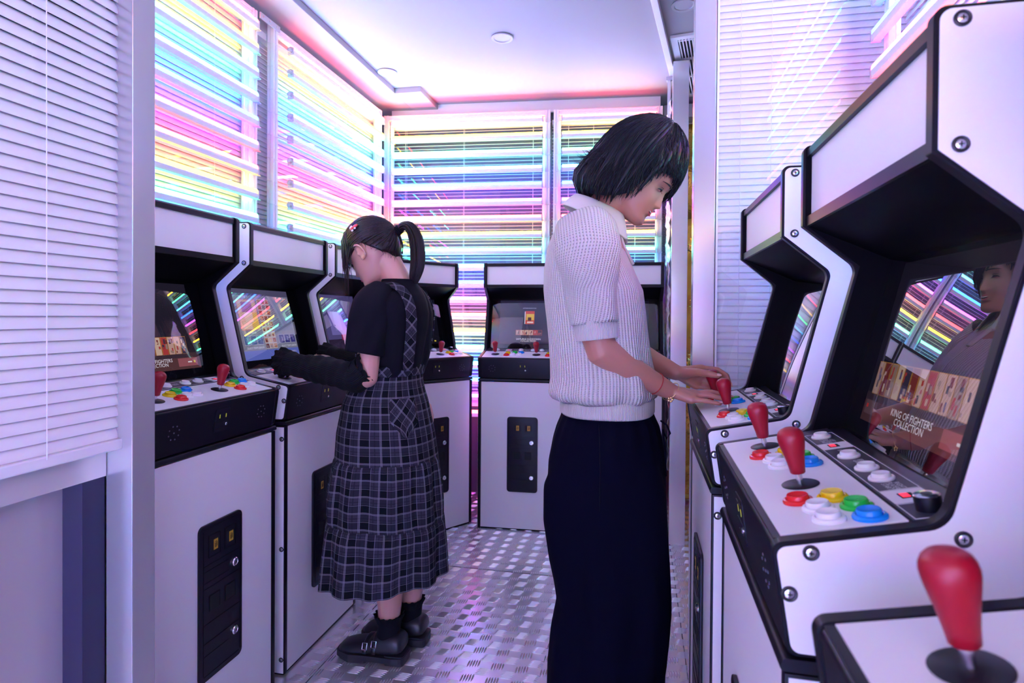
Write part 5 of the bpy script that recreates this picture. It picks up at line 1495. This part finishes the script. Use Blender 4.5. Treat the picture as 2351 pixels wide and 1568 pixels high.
    for j in range(NT):
        for i in range(NP):
            a, c2 = j * NP + i, j * NP + (i + 1) % NP; cap.f.append((a, c2, c2 + NP, a + NP))
    cap.f.append(tuple(range(NP)))
    hr = build('hair', cap, 'hair_brown', root, True)
    s = hr.modifiers.new('thickness', 'SOLIDIFY'); s.thickness = 0.008; s.offset = -1
    lk = MB()
    bdirv = (band - C).normalized()
    for i in range(420):   # strands swept back over the head to the band
        ph0 = rnd.uniform(-2.7, 2.7); th0 = th_end(ph0) * rnd.uniform(0.55, 1.0)
        p0 = hull(ph0, th0); d0 = (p0 - C)
        pts = []
        for g_ in np.linspace(0, 1, 10):
            d = d0.normalized().slerp(bdirv, g_) if d0.normalized().angle(bdirv) < 3.1 else d0
            # project the direction on to the hull
            kx = 0.108 if d.x > 0 else 0.103; r = 1 / math.sqrt((d.x / kx) ** 2 + (d.y / 0.0855) ** 2 + (d.z / 0.110) ** 2)
            pts.append(Hl @ (C + d * r * (1.0 + 0.012 * rnd.random()) ))
        wd = rnd.uniform(0.0012, 0.0036)
        lk.tube(pts, [(wd * (0.3 + 0.7 * math.sin(PI * (0.1 + 0.75 * i2 / 9))), 0.0013) for i2 in range(10)], 6, pts[4] - Hl @ C)
    # fringe and the long side strands
    dn = lambda w_, L, sx, sy: [w_ + Vector((sx * 0.25, sy * 0.3, -L * 0.33)), w_ + Vector((sx * 0.6, sy * 0.7, -L * 0.68)), w_ + Vector((sx, sy, -L))]
    for i in range(300):
        ph0 = rnd.uniform(-1.0, 1.05); k = rnd.uniform(1.0, 1.04); e_ = rnd.uniform(1.15, 1.38)
        pts = [Hl @ hull(ph0 * 0.5, 0.30, 0.995), Hl @ hull(ph0 * 0.7, 0.60, k), Hl @ hull(ph0 * 0.88, 0.90, k), Hl @ hull(ph0, e_, k)]
        pts += dn(pts[-1], rnd.uniform(0.015, 0.060), rnd.uniform(0.0, 0.010), rnd.uniform(-0.004, 0.004))
        w = rnd.uniform(0.0012, 0.0026)
        lk.tube(pts, [(w * q, w * 0.5 * q) for q in (0.6, 1, 1, 1, 0.85, 0.5, 0.1)], 5, pts[2] - Hl @ C)
    for side, cnt in ((1, 46), (-1, 30)):
        for i in range(cnt):
            ph0 = side * rnd.uniform(0.80, 1.22); k = rnd.uniform(1.01, 1.05); e_ = rnd.uniform(1.25, 1.45)
            pts = [Hl @ hull(ph0 * 0.85, 0.55, 1.0), Hl @ hull(ph0, 0.90, k), Hl @ hull(ph0, e_, k)]
            pts += dn(pts[-1], rnd.uniform(0.05, 0.17), rnd.uniform(-0.010, 0.022), rnd.uniform(-0.008, 0.008))
            w = rnd.uniform(0.0010, 0.0020)
            lk.tube(pts, [(w * q, w * 0.6 * q) for q in (0.6, 1, 1, 0.85, 0.6, 0.1)], 5, pts[1] - Hl @ C)
    for i in range(70):   # short hairs at the nape and temple
        ph0 = rnd.uniform(1.55, 2.9) * rnd.choice((-1, -1, 1)); p0 = hull(ph0, th_end(ph0) * 0.97)
        w0 = Hl @ p0; L = rnd.uniform(0.008, 0.03)
        lk.tube([w0, w0 + Vector((rnd.uniform(-0.004, 0.006), rnd.uniform(-0.004, 0.002), -L * 0.5)), w0 + Vector((rnd.uniform(-0.01, 0.012), rnd.uniform(-0.004, 0.002), -L))], [0.0008, 0.0006, 0.0002], 4)
    build('locks', lk, 'hair_brown', hr, True)
    pt = MB(); tail = [Vector(p) for p in ((-0.812, 1.918, 1.444), (-0.792, 1.918, 1.461), (-0.768, 1.918, 1.458), (-0.747, 1.918, 1.425), (-0.738, 1.918, 1.375), (-0.739, 1.918, 1.325), (-0.748, 1.918, 1.285), (-0.755, 1.918, 1.250))]
    for i in range(330):
        a = rnd.uniform(0, 2 * PI); r_ = math.sqrt(rnd.random()); ln = rnd.uniform(0.88, 1.03)
        pts = []
        for j, p in enumerate(tail):
            wj = (0.010, 0.015, 0.021, 0.026, 0.028, 0.027, 0.021, 0.007)[j]
            tg = (tail[min(j + 1, 7)] - tail[max(j - 1, 0)]).normalized(); n1 = Vector((0, 1, 0)); n2 = tg.cross(n1)
            q = p + n1 * wj * r_ * math.cos(a) + n2 * wj * 0.85 * r_ * math.sin(a)
            if j == 7: q = q.lerp(Vector(pts[-1]) + (q - Vector(pts[-1])), ln)
            pts.append(inv @ q)
        w = rnd.uniform(0.0012, 0.0030); fine = []
        for j in range(7):
            p_ = [pts[max(j - 1, 0)], pts[j], pts[j + 1], pts[min(j + 2, 7)]]
            for f_ in (0, 0.33, 0.67):
                fine.append(0.5 * ((2 * p_[1]) + (p_[2] - p_[0]) * f_ + (2 * p_[0] - 5 * p_[1] + 4 * p_[2] - p_[3]) * f_ * f_ + (3 * p_[1] - p_[0] - 3 * p_[2] + p_[3]) * f_ ** 3))
        fine.append(pts[7]); n_ = len(fine)
        pt.tube(fine, [(w * min(1, 1.15 * (1 - i3 / n_) ** 0.45), w * 0.6 * min(1, 1.15 * (1 - i3 / n_) ** 0.45)) for i3 in range(n_)], 5, (0, 1, 0))
    build('ponytail', pt, 'hair_brown', hr, True)
    bc = inv @ Vector((-0.808, 1.918, 1.447)); tie = MB()
    ax = Vector((0.75, 0, 0.66)); s1 = Vector((0, 1, 0)); s2 = ax.cross(s1)
    for o_ in (-0.006, 0.0, 0.006): tie.tube([bc + ax * o_ + s1 * 0.014 * math.cos(q) + s2 * 0.014 * math.sin(q) for q in np.linspace(0, 2 * PI, 21)], 0.0036, 7)
    build('hair_tie', tie, 'black_cotton', hr, True)
    # hair clip: red bow with white beads
    cp = hull(1.66, 0.98, 1.05); cpw = Hl @ cp
    nrm = (cpw - Hl @ C).normalized(); tx = Vector((1, 0, 0)); tx = (tx - nrm * tx.dot(nrm)).normalized(); ty = nrm.cross(tx)
    Mx = Matrix(((tx.x, ty.x, nrm.x, cpw.x), (tx.y, ty.y, nrm.y, cpw.y), (tx.z, ty.z, nrm.z, cpw.z), (0, 0, 0, 1)))
    red = MB().ellipsoid((0.008, 0.004, 0.002), (0.011, 0.008, 0.004), None, 12, 8).ellipsoid((-0.004, -0.004, 0.002), (0.009, 0.008, 0.004), None, 12, 8)
    wht = MB().ellipsoid((-0.010, 0.002, 0.003), (0.0075, 0.0065, 0.004), None, 10, 8).ellipsoid((0.002, -0.016, 0.002), (0.0045, 0.0045, 0.003), None, 10, 8).ellipsoid((0.010, -0.008, 0.002), (0.004, 0.004, 0.003), None, 10, 8).ellipsoid((-0.013, 0.010, 0.002), (0.003, 0.003, 0.003), None, 10, 8)
    cl_ = obj('hair_clip', multi([(red, 'clip_red'), (wht, 'clip_white')], 'hair_clip'), None, hr, Mx)
    cl_['label'] = 'red and white hair clip'
    tag(root, 'person with a ponytail in a black T-shirt and grey plaid pinafore dress', 'person')
    return root
girl()
